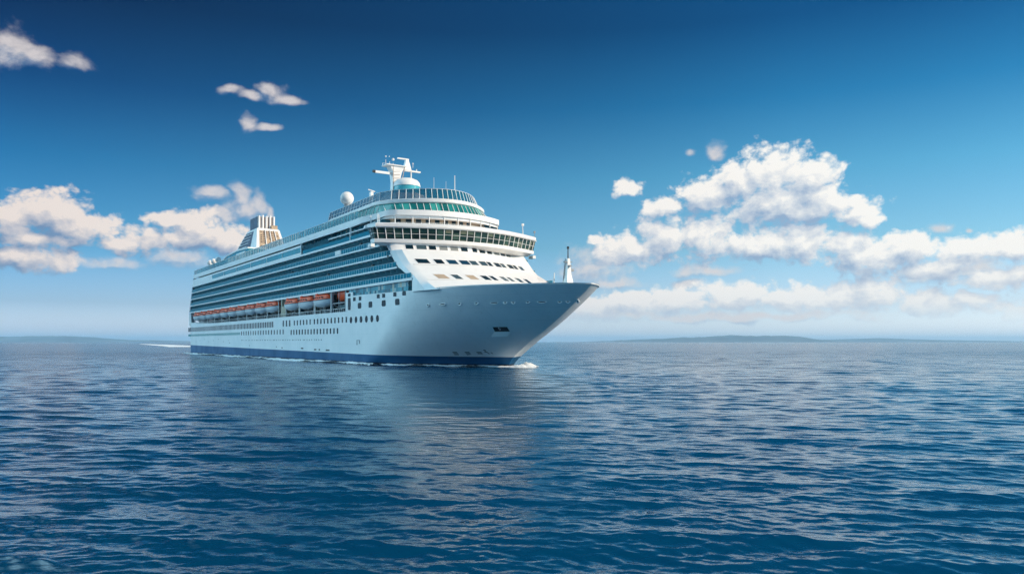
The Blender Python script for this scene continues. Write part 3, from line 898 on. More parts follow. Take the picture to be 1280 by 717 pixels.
# ---- bridge: long glazed wheelhouse with wings
def bridge_outline(off, n=61):
    hw = 24.0 - off
    fr_ = [(4.6 + 7.6 * (1 - (t / 24.0) ** 2) ** 1.15 - off, t) for t in np.linspace(-hw, hw, n)]
    return [(-3.2 + off, -20.4 + off), (0.6 + off, -21.0 + off), (1.2 + off, -hw)] + fr_ + [(1.2 + off, hw), (0.6 + off, 21.0 - off), (-3.2 + off, 20.4 - off)]
def ring(outl, z): return [(a, b, z) for a, b in outl]
wing_u = MB().loft([ring(bridge_outline(2.6), 28.9), ring(bridge_outline(1.5), 29.5), ring(bridge_outline(0.75), 29.65), ring(bridge_outline(0.65), 30.5)])
bridge = part(wing_u, 'bridge', WHITE, smooth=True, angle=30)
gl = MB().loft([ring(bridge_outline(0.85), 30.45), ring(bridge_outline(0.30), 33.15)])
part(gl, 'bridge_windows', BRIDGEG, bridge)
ro = MB().loft([ring(bridge_outline(0.0), 33.1), ring(bridge_outline(-0.25), 33.35), ring(bridge_outline(-0.2), 34.05), ring(bridge_outline(0.35), 34.3)])
part(ro, 'bridge_roof', WHITE, bridge, smooth=True, angle=40)
mu = MB()
o0, o1 = bridge_outline(0.80), bridge_outline(0.24)
def bar(mb, a, b, w=0.07):
    mb.tube(a, b, w, w, 4)
k = 1
def at_len(outl, d):
    acc = 0
    for i in range(len(outl) - 1):
        p, q = Vector(outl[i]), Vector(outl[i + 1]); l = (q - p).length
        if acc + l >= d: f = (d - acc) / l; return i, f
        acc += l
    return len(outl) - 2, 1.0
L0 = sum((Vector(o0[i + 1]) - Vector(o0[i])).length for i in range(len(o0) - 1))
nm = 34
for j in range(nm + 1):
    i, f = at_len(o0, L0 * j / nm)
    lerp = lambda O: (O[i][0] * (1 - f) + O[i + 1][0] * f, O[i][1] * (1 - f) + O[i + 1][1] * f)
    a = lerp(o0); b = lerp(o1)
    bar(mu, (a[0], a[1], 30.5), (b[0], b[1], 33.12), 0.10)
for zz, off in ((31.75, 0.55),):
    O = bridge_outline(off)
    for i in range(len(O) - 1): bar(mu, (*O[i], zz), (*O[i + 1], zz), 0.05)
part(mu, 'window_mullions', WHITE2, bridge)
wt_ = MB()
for sg in (-1, 1):
    wt_.box(2.0, 4.0, sg * 23.6 - .5, sg * 23.6 + .5, 28.5, 29.3)
part(wt_, 'wing_underframe', WHITE2, bridge)
part(MB().tube((5.5, 22.6, 34.2), (5.5, 22.6, 35.5), 0.08, 0.05).box(5.3, 5.7, 22.4, 22.8, 35.2, 35.7), 'wing_light', GREY, bridge)
part(MB().tube((5.0, 19.2, 34.2), (5.0, 19.0, 37.5), 0.13, 0.10).box(4.8, 5.2, 18.8, 19.4, 36.9, 37.5), 'bridge_aerial', WHITE2, bridge)
part(MB().tube((3.0, -21.5, 34.2), (3.0, -21.5, 36.6), 0.07, 0.05), 'wing_aerial', WHITE2, bridge)

# ---- open gallery above the bridge
ga = cornered(17.0, 1.6, 6.8)
part(MB().ribbon([(-12, -17.0)] + ga + [(-12, 17.0)], 34.2, 37.65, 0.4), 'gallery_wall', BEIGE)
for i in range(4, len(ga) - 4, 3):
    gw = MB()
    a, b = Vector(ga[i]), Vector(ga[i + 2]); 
    if i > 30: continue
    d_ = (b - a) * 0.8; m_ = a
    gw.hexa([(m_.x + .03, m_.y, 35.2), (m_.x + d_.x + .03, m_.y + d_.y, 35.2), (m_.x + d_.x - .1, m_.y + d_.y, 35.2), (m_.x - .1, m_.y, 35.2),
             (m_.x + .03, m_.y, 36.9), (m_.x + d_.x + .03, m_.y + d_.y, 36.9), (m_.x + d_.x - .1, m_.y + d_.y, 36.9), (m_.x - .1, m_.y, 36.9)])
    part(gw, 'gallery_window', WINGLASS)
rl = MB(); ra = cornered(18.2, 6.4, 7.0)
for i in range(len(ra) - 1):
    for z in (34.75, 35.1, 35.4): bar(rl, (*ra[i], z), (*ra[i + 1], z), 0.035)
    if i % 2 == 0: bar(rl, (*ra[i], 34.2), (*ra[i], 35.42), 0.05)
part(rl, 'gallery_railing', WHITE2)
gp = MB()
for i in range(3, len(front) - 3, 5):
    a = front[i]; bar(gp, (a[0] - .4, a[1] * .98, 34.2), (a[0] - .4, a[1] * .98, 37.7), 0.13)
for s, t in ((-8, -19), (-4.5, -18.6)): bar(gp, (s, t, 32.9), (s, t, 38), 0.12)
part(gp, 'gallery_posts', WHITE2)
sl = MB()
for k in range(5):
    t = 9.6 + k * 1.35; s = 2.9 - 6.5 * (t / 17.3) ** 2
    sl.hexa([(s + 1.3, t, 34.4), (s + 1.0, t + 1.1, 34.4), (s + .9, t + 1.1, 34.4), (s + 1.2, t, 34.4), (s + .3, t - .7, 37.5), (s, t + .4, 37.5), (s - .1, t + .4, 37.5), (s + .2, t - .7, 37.5)])
part(sl, 'slanted_window_panes', WINGLASS)

# ---- lounge: teal windows, upper roof and glass screen
def side_out(arcp, s_end, hw_end): return [(s_end, -hw_end)] + arcp + [(s_end, hw_end)]
lo0 = cornered(16.6, 3.2, 9.0); lo1 = cornered(15.8, 1.6, 11.0)
lw = MB().loft([ring(side_out(lo0, -46, 16.6), 38.6), ring(side_out(lo1, -46, 15.8), 41.5)])
lounge = part(lw, 'lounge', LOUNGEG)
mm = MB()
for i in range(len(lo0)):
    if i % 2 == 0: bar(mm, (*lo0[i], 38.9), (*lo1[i], 41.4), 0.09)
for s in np.arange(-44, -10, 2.6):
    for sg in (-1, 1): bar(mm, (s, sg * 16.65, 38.6), (s, sg * 15.85, 41.4), 0.08)
part(mm, 'window_mullions', WHITE2, lounge)
g2 = cornered(16.3, 2.2, 12.0)
g2in = [(-60, -13.5)] + [(-46, -15.6)] + g2 + [(-46, 15.6), (-60, 13.5)]
def shr(o, d): return [(a - d if a > -9 else a, b * (1 - d / 17.0)) for a, b in o]
rf = MB().loft([ring(shr(g2in, .5), 41.3), ring(g2in, 41.55), ring(g2in, 42.35), ring(shr(g2in, .35), 42.5)])
uroof = part(rf, 'upper_roof', WHITE, smooth=True, angle=40)
s0_ = cornered(15.2, 1.0, 11.5); s1_ = cornered(14.4, 0.0, 12.0)
pth0 = [(s, -14.9) for s in np.arange(-50, -14, 2.2)] + s0_[0:]
pth1 = [(s, -14.3) for s in np.arange(-50, -14, 2.2)] + s1_[0:]
sg_ = MB(); fr2 = MB(); rings_ = []
for p, q in zip(pth0, pth1):
    h = 42.4 + float(np.interp(p[0], [-50, -16, -10], [2.6, 2.8, 2.95]))
    rings_.append([(p[0], p[1], 42.4), (p[0] - .06, p[1], 42.4), (q[0] - .06, q[1], h), (q[0], q[1], h)])
sg_.loft(rings_)
screen = part(sg_, 'glass_screen', mat('screen_glass', (0.01, 0.14, 0.24), 0.08, alpha=0.72, spec=0.15))
for i, (p, q) in enumerate(zip(pth0, pth1)):
    h = rings_[i][2][2]
    if i < 17 or i % 2 == 0: bar(fr2, (p[0], p[1], 42.4), (q[0], q[1], h), 0.085)
    if i: bar(fr2, (*pth1[i - 1], rings_[i - 1][2][2]), (q[0], q[1], h), 0.06)
    if i and i < 18: bar(fr2, (pth0[i-1][0], pth0[i-1][1], 43.5), (p[0], p[1], 43.5), 0.045)
part(fr2, 'screen_frame', WHITE2, screen)
# aerials on the front roof
for (s, t, z0, z1, r) in ((-6.0, -7.5, 42.4, 48.0, 0.06), (-4.0, -3.0, 42.4, 48.9, 0.07), (-4.0, 0.6, 42.4, 48.3, 0.06), (-5.0, 3.8, 42.4, 50.4, 0.17)):
    part(MB().tube((s, t, z0), (s, t, z1), r, r * .7), 'whip_aerial', WHITE2)
for s in (-70, -78): part(MB().tube((s, 2, 40), (s, 2, 46.0), 0.07, 0.04), 'whip_aerial', GREY)

# ---- main mast on its domed base
mh = part(MB().prism([(-37, -4.5), (-24, -4.5), (-21, 0), (-24, 4.5), (-37, 4.5)], 42.4, 48.1), 'mast_house', WHITE)
base = MB().lathe([(3.7, 48.1), (3.75, 48.4), (3.75, 50.6)], -27, 0.3, 28)
part(base, 'teal_dome_band', mat('mast_teal', (0.05, 0.38, 0.46), 0.2, spec=0.8), mh, smooth=True)
dome = MB().lathe([(3.9, 50.6), (3.9, 50.9), (3.7, 51.7), (3.1, 52.4), (2.0, 52.9), (0.0, 53.05)], -27, 0.3, 28)
part(dome, 'mast_dome', WHITE, mh, smooth=True)
bar_m = MB().lathe([(3.9, 47.8), (3.9, 48.25), (3.7, 48.3)], -27, 0.3, 28); part(bar_m, 'dome_skirt', BLACKM, mh)
mast = MB().loft([[(-30.6, -3.4, 47.5), (-28.6, -3.4, 47.5), (-28.6, -1.6, 47.5), (-30.6, -1.6, 47.5)],
                  [(-30.4, -3.3, 52), (-28.8, -3.3, 52), (-28.8, -1.2, 52), (-30.4, -1.2, 52)],
                  [(-30.8, -3.5, 55.0), (-28.4, -3.5, 55.0), (-28.4, -0.6, 55.0), (-30.8, -0.6, 55.0)],
                  [(-31.0, -4.4, 56.6), (-28.2, -4.4, 56.6), (-28.2, 0.3, 56.6), (-31.0, 0.3, 56.6)]])
mast_o = part(mast, 'mast', WHITE)
part(MB().box(-31.4, -27.8, -5.6, 0.6, 56.6, 56.85), 'mast_platform', WHITE2, mast_o)
m2 = MB()
m2.box(-29.5, -28.7, 0.5, 5.6, 55.6, 56.0)      # yard to the right
m2.tube((-29, 2.6, 53.0), (-29, 2.6, 55.7), 0.22)
m2.tube((-29, 4.4, 55.9), (-29, 4.4, 56.6), 0.15)
part(m2, 'radar_yard', WHITE2, mast_o)
m3 = MB(); m3.box(-29.6, -29.0, -8.6, -3.2, 54.1, 54.75); part(m3, 'signal_yard', WHITE2, mast_o)
part(MB().tube((-29.3, -9.3, 54.45), (-29.3, -8.6, 54.45), 0.42), 'horn', BLACKM, mast_o)
m4 = MB().loft([[(-30, 0.3, 56.0), (-28.6, 0.3, 56.0), (-28.6, 2.6, 56.0), (-30, 2.6, 56.0)], [(-29.8, 1.0, 59.0), (-28.9, 1.0, 59.0), (-28.9, 1.8, 59.0), (-29.8, 1.8, 59.0)]])
part(m4, 'upper_mast', WHITE2, mast_o)
part(MB().box(-29.6, -29.1, -1.6, 2.0, 59.0, 59.35), 'radar_scanner', WHITE2, mast_o)
m5 = MB()
for t, h in ((-5.2, 58.4), (-4.0, 57.9), (-2.9, 57.6)): m5.tube((-29.5, t, 56.8), (-29.5, t, h), 0.10, 0.07)
m5.lathe([(0.0, 58.2), (0.32, 58.35), (0.42, 58.65), (0.3, 58.95), (0, 59.05)], -29.5, -2.9, 10)
m5.lathe([(0.0, 58.9), (0.22, 59.1), (0.22, 59.4), (0, 59.5)], -29.5, -5.2, 8)
m5.lathe([(0.0, 59.2), (0.18, 59.3), (0, 59.6)], -29.5, -4.1, 8)
for k in range(9): m5.box(-31.2, -31.1, -5.5 + k * .7, -5.42 + k * .7, 56.8, 57.6)
m5.tube((-31.1, -5.5, 57.6), (-31.1, 0.5, 57.6), 0.04)
m5.tube((-29, 3.2, 56.9), (-29, 3.2, 57.9), 0.08); m5.lathe([(0, 57.8), (.22, 58), (.22, 58.2), (0, 58.4)], -29, 3.2, 8)
part(m5, 'mast_aerials', WHITE2, mast_o)
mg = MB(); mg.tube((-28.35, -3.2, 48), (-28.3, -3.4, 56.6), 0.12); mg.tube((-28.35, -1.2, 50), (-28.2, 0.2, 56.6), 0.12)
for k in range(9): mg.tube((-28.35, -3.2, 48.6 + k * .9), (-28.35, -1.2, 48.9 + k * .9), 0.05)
part(mg, 'mast_ladder', mat('ladder_tan', (.55, .45, .38), .5), mast_o)  # tan rails and rungs up the mast
# small radar between screen and big dome
part(MB().box(-24.9, -23.7, -12.3, -11.5, 45.0, 47.4).tube((-24.3, -12.8, 48.0), (-24.3, -10.8, 47.6), 0.16).tube((-24.3, -11.9, 42.4), (-24.3, -11.9, 45.2), .4), 'small_radar', WHITE2)

def radome(s, t, zc, r, zb, label=None):
    prof = [(r * math.sin(a), zc - r * math.cos(a)) for a in np.linspace(0.0, math.pi, 17)]
    o = part(MB().lathe(prof, s, t, 28), 'radome', mat('radome_white', (0.82, 0.81, 0.79), 0.45), smooth=True, label=label)
    part(MB().lathe([(r * .55, zb), (r * .45, zc - r * .8), (0.1, zc - r * .8)], s, t, 16), 'pedestal', GREY, o)
    return o
radome(-48.5, -9.5, 49.6, 2.05, 42.0, 'largest radome, behind the glass screen')
radome(-52.0, -13.0, 44.2, 0.8, 38.0)
for s in (-212, -204, -195.5): radome(s, -14.2, 43.6, 1.35, 37.6)
# low roofs behind the big dome
part(MB().prism([(-88, -11), (-46, -15), (-46, 15), (-88, 11)], 37.6, 41.3), 'sports_deckhouse', mat('deckhouse_teal', (0.07, 0.20, 0.26), 0.3, vary=0.3))

# ---- funnel
FB = [(-209, -7.6), (-156, -7.6), (-156, 7.6), (-209, 7.6)]; 
FM = [(-199, -6.3), (-160.5, -6.3), (-160.5, 6.3), (-199, 6.3)]
FT = [(-182, -4.9), (-165.0, -4.9), (-165.0, 4.9), (-182, 4.9)]
fm = MB().loft([[(*p, 37.6) for p in FB], [(*p, 46.5) for p in FM], [(*p, 54.9) for p in FT], [(a - .8 if a > -170 else a + .4, b * .92, 55.5) for a, b in FT]])
fun = part(fm, 'funnel', WHITE)
def fpt(face, u, v, off=0.0):
    """point on the funnel's face: u across 0..1, v up 0..1 between z 46.5 and 55.6"""
    if face == 'front': A, B, C, D = [Vector((*p, z)) for p, z in ((FM[1], 46.5), (FM[2], 46.5), (FT[2], 54.9), (FT[1], 54.9))]; nrm = Vector((1, 0, .75)).normalized()
    else: A, B, C, D = [Vector((*p, z)) for p, z in ((FM[0], 46.5), (FM[1], 46.5), (FT[1], 54.9), (FT[0], 54.9))]; nrm = Vector((0, -1, .15)).normalized()
    return (A.lerp(B, u)).lerp(D.lerp(C, u), v) + nrm * off
def fslab(mb, face, u0, u1, v0, v1, o0, o1):
    q = [(u0, v0), (u1, v0), (u1, v1), (u0, v1)]
    return mb.hexa([fpt(face, *p, o0) for p in q] + [fpt(face, *p, o1) for p in q])
NAVY = mat('funnel_navy', (0.01, 0.03, 0.10), 0.4, vary=0.3)
CREAM = mat('funnel_cream', (0.55, 0.42, 0.29), 0.5, vary=0.35, vscale=1.5)
mb = MB(); fslab(mb, 'side', 0.05, 0.72, 0.0, 0.95, -0.2, 0.05); part(mb, 'louvre_panel', NAVY, fun)
mb = MB()
for k in range(6): fslab(mb, 'side', 0.03, 0.50 + .03 * k, 0.05 + k * .155, 0.075 + k * .155, 0.0, 0.35)
part(mb, 'louvre', WHITE2, fun)
mb = MB(); fslab(mb, 'front', 0.10, 0.90, 0.0, 0.93, -0.2, 0.05); part(mb, 'grille_panel', CREAM, fun)
mb = MB()
rv = random.Random(11)
for i in range(7):
    for j in range(9):
        if rv.random() < .8: fslab(mb, 'front', 0.14 + i * .108, 0.14 + i * .108 + .07, 0.04 + j * .10, 0.04 + j * .10 + .045 + .02 * rv.random(), 0.02, 0.09)
part(mb, 'grille', mat('grille_brown', (0.12, 0.09, 0.08), 0.6), fun)['kind'] = 'stuff'
mb = MB()
for i in range(3): fslab(mb, 'front', 0.33 + i * .2, 0.36 + i * .2, 0.0, 0.95, 0.05, 0.4)
part(mb, 'grille_fins', WHITE2, fun)
mb = MB().box(-180, -168.5, -3.8, 3.8, 55.4, 60.9)
cas = part(mb, 'exhaust_casing', NAVY, fun)
for i in range(5):
    t = -3.2 + i * 1.6
    o = part(MB().lathe([(.55, 55.4), (.55, 61.2 + .3 * (i % 2)), (.4, 61.2 + .3 * (i % 2))], -168.0, t, 12), 'exhaust_pipe', WHITE2 if i % 1 == 0 else NAVY, fun, smooth=True)
for i in range(4):
    t = -2.4 + i * 1.6
    part(MB().lathe([(.4, 55.4), (.4, 60.8), (.3, 60.8)], -168.3, t, 10), 'exhaust_pipe', mat('pipe_brown', (.10, .07, .07), .5), fun, smooth=True)
part(MB().box(-168, -165.6, 1.6, 4.2, 55.4, 57.0), 'vent_box', CREAM, fun)
# sloping glass house at the foot of the funnel and aft terraces
prof = [(-226, 37.6), (-222, 38.9), (-210, 39.6), (-199, 40.6), (-190, 42.6), (-181, 43.8), (-164, 44.4), (-146, 44.0), (-146, 37.6)]
n = len(prof)
ah = MB().add([(a, -13.5, z) for a, z in prof] + [(a, 13.5, z) for a, z in prof], [tuple(range(n)), tuple(range(2 * n - 1, n - 1, -1))] + [(i, (i + 1) % n, n + (i + 1) % n, n + i) for i in range(n)])
aft = part(ah, 'aft_deckhouse', mat('aft_glass', (0.03, 0.26, 0.33), 0.15, spec=0.8, vary=0.3))
ar = MB()
for i in range(1, n - 2):
    (a, z), (b, y) = prof[i], prof[i + 1]
    ar.hexa([(a, -13.8, z), (b, -13.8, y), (b, 13.8, y), (a, 13.8, z), (a, -13.8, z + .5), (b, -13.8, y + .5), (b, 13.8, y + .5), (a, 13.8, z + .5)])
part(ar, 'aft_roof', WHITE, aft)
aw = MB()
for k in range(9): aw.box(-186 + k * 4, -185.7 + k * 4, -13.62, -13.4, 37.6, 42.4)
aw.box(-186, -147, -13.66, -13.4, 40.7, 41.2)
part(aw, 'aft_frames', WHITE2, aft)
part(MB().box(-164, -150, -14.0, -13.4, 37.6, 43.2), 'white_stair_tower', WHITE2, aft)
# stern galleries
sb = MB()
for z in (23.5, 26.6, 29.7): sb.box(s_aft(z) - 1.4, s_aft(z) + .5, -17.5, 17.5, z - .45, z)
part(sb, 'stern_gallery', WHITE)
ss_ = MB().hexa([(-235, -19.2, 13.9), (-229.5, -19.2, 13.9), (-229.5, -17.6, 13.9), (-235, -17.6, 13.9), (-231.2, -20.0, 20.4), (-227.0, -20.0, 20.4), (-227.0, -18.4, 20.4), (-231.2, -18.4, 20.4)])
part(ss_, 'stern_pillar', WHITE)
st2 = MB().hexa([(-230.6, -20.02, 20.4), (-228, -20.02, 20.4), (-228, -18.0, 20.4), (-230.6, -18.0, 20.4), (-221.5, -20.02, 36.3), (-219.5, -20.02, 36.3), (-219.5, -18.0, 36.3), (-221.5, -18.0, 36.3)])
part(st2, 'stern_fin', TEAL)

# ---- boat recess: bulwark rail, posts, frames
pr_ = MB()
pr_.box(-231, -21.2, -19.95, -19.85, 14.9, 15.0)
for k in range(140):
    s = -230 + k * 1.5
    pr_.box(s - .05, s + .05, -19.95, -19.85, 13.9, 14.95)
part(pr_, 'promenade_railing', WHITE2)
cl = MB(); r4 = random.Random(9)
for k in range(70):
    s = -228 + k * 2.9 + r4.uniform(-.8, .8); h = r4.uniform(.5, 1.4)
    cl.box(s, s + r4.uniform(.5, 1.5), -19.0 + r4.uniform(0, .8), -17.6, 13.95, 13.95 + h)
part(cl, 'deck_lockers', mat('deck_lockers', (0.30, 0.36, 0.38), 0.5, vary=0.7, vscale=0.4))['kind'] = 'stuff'
boats_s = [-41.0, -55.0, -69.0] + [-90.5 - 13.4 * k for k in range(10)]
davs = []
dv = MB()
dv.box(-.28, .28, -1.2, -.7, 13.9, 19.8); dv.box(-.22, .22, -3.0, -.7, 19.2, 19.75)
dv.tube((0, -1.0, 15.2), (0, -3.2, 16.4), .16); dv.box(-.16, .16, -4.0, -3.8, 14, 19.8)
davit = dv.build('davit', WHITE2, ship)
for s in boats_s: davs += [(s - 6.6, -15.9, 0, 0), (s + 6.6, -15.9, 0, 0)]
copies(davit, 'davit', davs, ship)
part(MB().box(-82.6, -77.4, -19.4, -15.4, 13.95, 19.2).box(-80.5, -79.5, -19.9, -19.3, 17.6, 19.9), 'winch_house', mat('winch_cream', (.50, .46, .34), .5, vary=.5, vscale=.5))
frm = MB()
for s in (-33.2, -23.0): frm.box(s - .25, s + .25, -20.02, -19.5, 13.95, 19.8)
frm.box(-32.9, -23.2, -19.9, -19.7, 16.4, 16.65)
frm.box(-28.3, -28.1, -19.9, -19.7, 13.95, 19.8)
part(frm, 'gangway_frame', GREY)
part(MB().box(-32, -23.5, -18, -15, 13.95, 16.2), 'gangway_machinery', mat('machinery_teal', (.10, .22, .26), .4, vary=.7, vscale=.7))
wc_ = MB().box(-22.6, -17.4, -20.03, -19.4, 14.0, 19.0)
col_w = part(wc_, 'white_pillar', WHITE)
part(MB().loft([[(a - 20, b - 20.0, c + 15.9) for a, b, c in r_] for r_ in rounded(1.9, 3.2, .2, 0, -.07)]), 'pillar_window', WINGLASS, col_w)
part(MB().loft([[(a - 20, b - 20.0, c + 18.3) for a, b, c in r_] for r_ in rounded(1.9, .8, .2, 0, -.07)]), 'pillar_window', WINGLASS, col_w)

# ---- foredeck fittings and foremast
fmst = MB().loft([[(48.2, -1.0, 16.2), (50.8, -1.0, 16.2), (50.8, 1.0, 16.2), (48.2, 1.0, 16.2)], [(48.9, -.55, 19.5), (50.1, -.55, 19.5), (50.1, .55, 19.5), (48.9, .55, 19.5)],
                  [(49.3, -.3, 23.0), (49.9, -.3, 23.0), (49.9, .3, 23.0), (49.3, .3, 23.0)]])
fo = part(fmst, 'foremast', WHITE2)
part(MB().tube((49.6, 0, 23), (49.6, 0, 25.0), .13, .09).tube((49.6, 0, 25.0), (49.6, 0, 25.5), .26, .22), 'mast_light', BLACKM, fo)
part(MB().box(49.2, 50.0, .2, 1.3, 20.4, 20.9).box(49.3, 49.9, -1.0, .9, 22.2, 22.35).box(50.0, 50.5, -.2, .2, 21.2, 21.6), 'crosstree', GREY, fo)
ld = MB()
for k in range(14): ld.tube((48.9 - .0, -.62 + .0, 17 + k * .42), (49.5, -.62, 17 + k * .42), .035)
ld.tube((48.7, -.8, 16.6), (49.3, -.45, 23), .05); part(ld, 'ladder', BLACKM, fo)
part(MB().tube((46.5, -1.5, 16.2), (46.5, -1.2, 20.2), .26, .10).box(46.2, 46.9, -2.0, -.9, 16.2, 17.8), 'foredeck_vent', WHITE2)
for s, t in ((36, -6), (36, 6), (42, -4), (42, 4)):
    part(MB().lathe([(.9, 16.2), (.9, 16.6), (.5, 16.7), (.5, 17.3), (.8, 17.4), (.8, 17.6), (0, 17.6)], s, t, 14), 'capstan', GREY, smooth=False)

# ================================================================== LIFEBOATS (hang from the ship: things of their own)
def boat_hull(L=12.4, B=4.3):
    rings = []; n = 22
    for i in range(n + 1):
        f = i / n; x = -L / 2 + L * f; q = abs(2 * f - 1)
        b = B / 2 * (1 - q ** 2.6) ** .6 + 0.02; kz = 0.0 + 1.1 * q ** 3.0; sh = 2.05 + .18 * q ** 2
        r = []
        for k in range(13):
            a = math.pi * k / 12
            r.append((x, -b * math.cos(a) , sh - (sh - kz) * math.sin(a) ** .75))
        rings.append(r)
    return MB().loft(rings)
def boat_top(L=12.2, B=4.2):
    rings = []; n = 18
    for i in range(n + 1):
        f = i / n; x = -L / 2 + L * f; q = abs(2 * f - 1)
        b = B / 2 * (1 - q ** 3.0) ** .6 * .98 + .02; h = 1.55 * (1 - q ** 4.5) ** .5 + .05; z0 = 2.12 + .18 * q ** 2
        r = []
        for k in range(9):
            a = math.pi * k / 8
            r.append((x, -b * math.cos(a) * (1 if k in (0, 8) else .94), z0 + h * math.sin(a) ** .6))
        rings.append(r)
    return MB().loft(rings)
BOATW = mat('boat_white', (0.84, 0.86, 0.88), 0.35, vary=.12, vscale=.5)
def boat_parts(root):
    h = boat_hull().build('hull', BOATW, root, True, 50)
    st = MB()
    for sg in (-1, 1):
        r = []
        for i in range(21):
            f = i / 20; x = -6.1 + 12.2 * f; q = abs(2 * f - 1); b = 2.15 * (1 - q ** 2.6) ** .6 + .05
            z = 2.05 + .18 * q ** 2; r.append([(x, sg * b, z - .1), (x, sg * (b + .08), z - .1), (x, sg * (b + .08), z + .1), (x, sg * b, z + .1)])
        st.loft(r)
    st.build('fender', BLACKM, root)
    c = boat_top().build('canopy', ORANGE, root, True, 40)
    for x in (-3.6, -1.8, 0, 1.8, 3.6):
        w = MB().box(x - .3, x + .3, -2.10, -1.7, 2.62, 2.92).build('window', WINGLASS, c)
    t = MB().box(-4.9, -3.3, -.9, .9, 3.5, 4.15).build('steering_cab', ORANGE, c)
    hk = MB().tube((4.6, 0, 3.2), (4.6, 0, 4.6), .12).tube((-5.2, 0, 3.2), (-5.2, 0, 4.6), .12).build('lifting_hook', GREY, root)
def boat_world(s, t, z):
    a = Matrix.Rotation(SHIP_RZ, 3, 'Z') @ Vector((s, t, 0)); return (SHIP_LOC[0] + a.x, SHIP_LOC[1] + a.y, z)
ORD = ['first', 'second', 'third', 'fourth', 'fifth', 'sixth', 'seventh', 'eighth', 'ninth', 'tenth', 'eleventh', 'twelfth', 'thirteenth']
proto = empty('lifeboat', boat_world(boats_s[0], -19.5, 15.75), SHIP_RZ); boat_parts(proto)
def copy_tree(o, parent=None):
    c = o.copy(); COL.objects.link(c); c.parent = parent
    for ch in list(o.children): copy_tree(ch, c)
    return c
for i, s in enumerate(boats_s):
    b = proto if i == 0 else copy_tree(proto)
    b.location = boat_world(s, -19.5, 15.75)
    where = 'nearest the bow' if i == 0 else ('nearest the stern' if i == len(boats_s) - 1 else 'in the row')
    lab = {0: 'orange and white lifeboat hanging nearest the bow in the long row of lifeboats',
           len(boats_s) - 1: 'orange and white lifeboat hanging nearest the stern, last of the long row'}.get(
           i, 'orange and white lifeboat, %s from the bow end in the row under the balconies' % ORD[i])
    tag(b, lab, 'lifeboat', 'lifeboats hanging along the ship')
# enclosed orange tender stowed in the shaded frame forward of the boats
tn = empty('rescue_boat', boat_world(-28.2, -18.0, 16.9), SHIP_RZ)
boat_hull(8.4, 3.0).build('hull', ORANGE, tn, True, 50)
c = boat_top(8.0, 2.9).build('canopy', ORANGE, tn, True, 40)
tag(tn, 'small all-orange rescue boat in the shaded frame forward of the lifeboats', 'rescue boat')

# ================================================================== FOAM
def foam_mat():
    m = bpy.data.materials.new('foam'); m.use_nodes = True
    nt = m.node_tree; G = NT(nt); b = nt.nodes['Principled BSDF']
    geo = nt.nodes.new('ShaderNodeNewGeometry'); p = geo.outputs['Position']
    b.inputs['Base Color'].default_value = (0.82, 0.86, 0.88, 1); b.inputs['Roughness'].default_value = 0.8
    uv = nt.nodes.new('ShaderNodeUVMap'); uv.uv_map = 'across'
    u, v_, _ = G.sep(uv.outputs[0])
    n = G.noise(p, 1.1, 6, 0.7); n2 = G.noise(p, 0.12, 2, 0.5)
    e = G.m('SUBTRACT', 1.0, G.m('ABSOLUTE', G.m('MULTIPLY_ADD', u, 2.0, -1.0)))
    a = G.m('ADD', G.m('ADD', G.m('MULTIPLY', n, 1.5), G.m('MULTIPLY', n2, 0.8)), G.m('ADD', G.m('MULTIPLY', e, 0.9), G.m('MULTIPLY', v_, 1.0)))
    nt.links.new(G.rng(a, 1.75, 2.25), b.inputs['Alpha'])
    return m
FOAM = foam_mat()
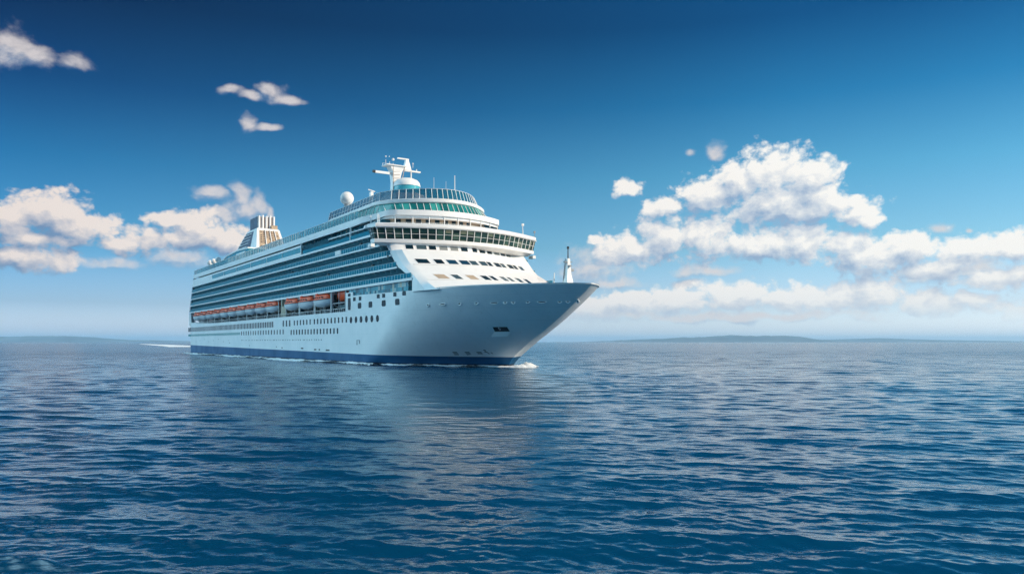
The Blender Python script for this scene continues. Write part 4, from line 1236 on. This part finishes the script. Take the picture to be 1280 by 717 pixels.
def foam_strip(name, pts, label):
    """pts: (x, y, width, height, density) in metres; low domed ridge of foam"""
    m = 9; V = []; UV = []; n = len(pts)
    for i, p in enumerate(pts):
        q = Vector(pts[min(i + 1, n - 1)][:2]) - Vector(pts[max(i - 1, 0)][:2]); q.normalize(); nr = Vector((-q.y, q.x))
        for j in range(m):
            f = j / (m - 1); k = (f - .5) * p[2]
            z = 0.02 + p[3] * math.sin(f * math.pi) ** .7 * (1 + .35 * math.sin(i * 1.3 + j * 2.1) + .25 * math.sin(i * .47 + j))
            V.append((p[0] + nr.x * k, p[1] + nr.y * k, z)); UV.append((f, p[4]))
    o = grid_object(name, np.array(V), n, m, FOAM)
    l = o.data.uv_layers.new(name='across')
    vi = np.zeros(len(o.data.loops), dtype=np.int32); o.data.loops.foreach_get('vertex_index', vi)
    l.data.foreach_set('uv', np.array(UV)[vi].astype(np.float32).ravel())
    return tag(o, label, 'foam', kind='stuff')
def S2W(s, t): a = boat_world(s, t, 0); return a[0], a[1]
pts = []
for s in np.linspace(26.6, -2, 70):
    b = hb(s, 0.2); x, y = S2W(s, -b - 0.45)
    d = 1.0 if s > 24 else .62 + .25 * math.sin(s * .5)
    pts.append((x, y, 1.9, 0.30, d))
foam_strip('bow_foam', pts, 'thin white foam line along the dark waterline near the bow')
pts = []
for i, s in enumerate(np.linspace(-2, -232, 160)):
    f = i / 159; off = 0.5 + 3.0 * math.sin(min(1, f * 1.6) * math.pi) ** 2 * .8 + 1.2 * f
    x, y = S2W(s, -20.4 - off)
    pts.append((x, y, 2.2 + 3.0 * f, 0.45, .62 + .35 * math.sin(s * .09 + 1) + .12 * math.sin(s * .31)))
foam_strip('side_foam', pts, 'broken foam wave running along the blue band amidships')
pts = []
for f in np.linspace(0, 1, 30):
    x = -2.0 + 8.0 * f; y = 177.6 - 2.6 * f
    pts.append((x, y, (2.6 + 2.0 * math.sin(f * math.pi)) * (1 - f ** 4) + .05, 0.25 + .62 * math.exp(-((f - .66) / .22) ** 2), 1.15 if f < .95 else .7))
foam_strip('bow_splash', pts, 'white splash curling ahead of the stem')
pts = []
for f in np.linspace(0, 1, 40):
    px_ = 241 - 63 * f; py_ = 433.4 - 3.6 * f ** .8
    Yw = CAM_H * F_PX / (py_ - HOR); pts.append(((px_ - CX) / F_PX * Yw, Yw, 34 * (1 - f) ** .5 + 16, 0.15, 1.0))
foam_strip('stern_wake', pts, 'bright wake streak trailing away behind the stern')
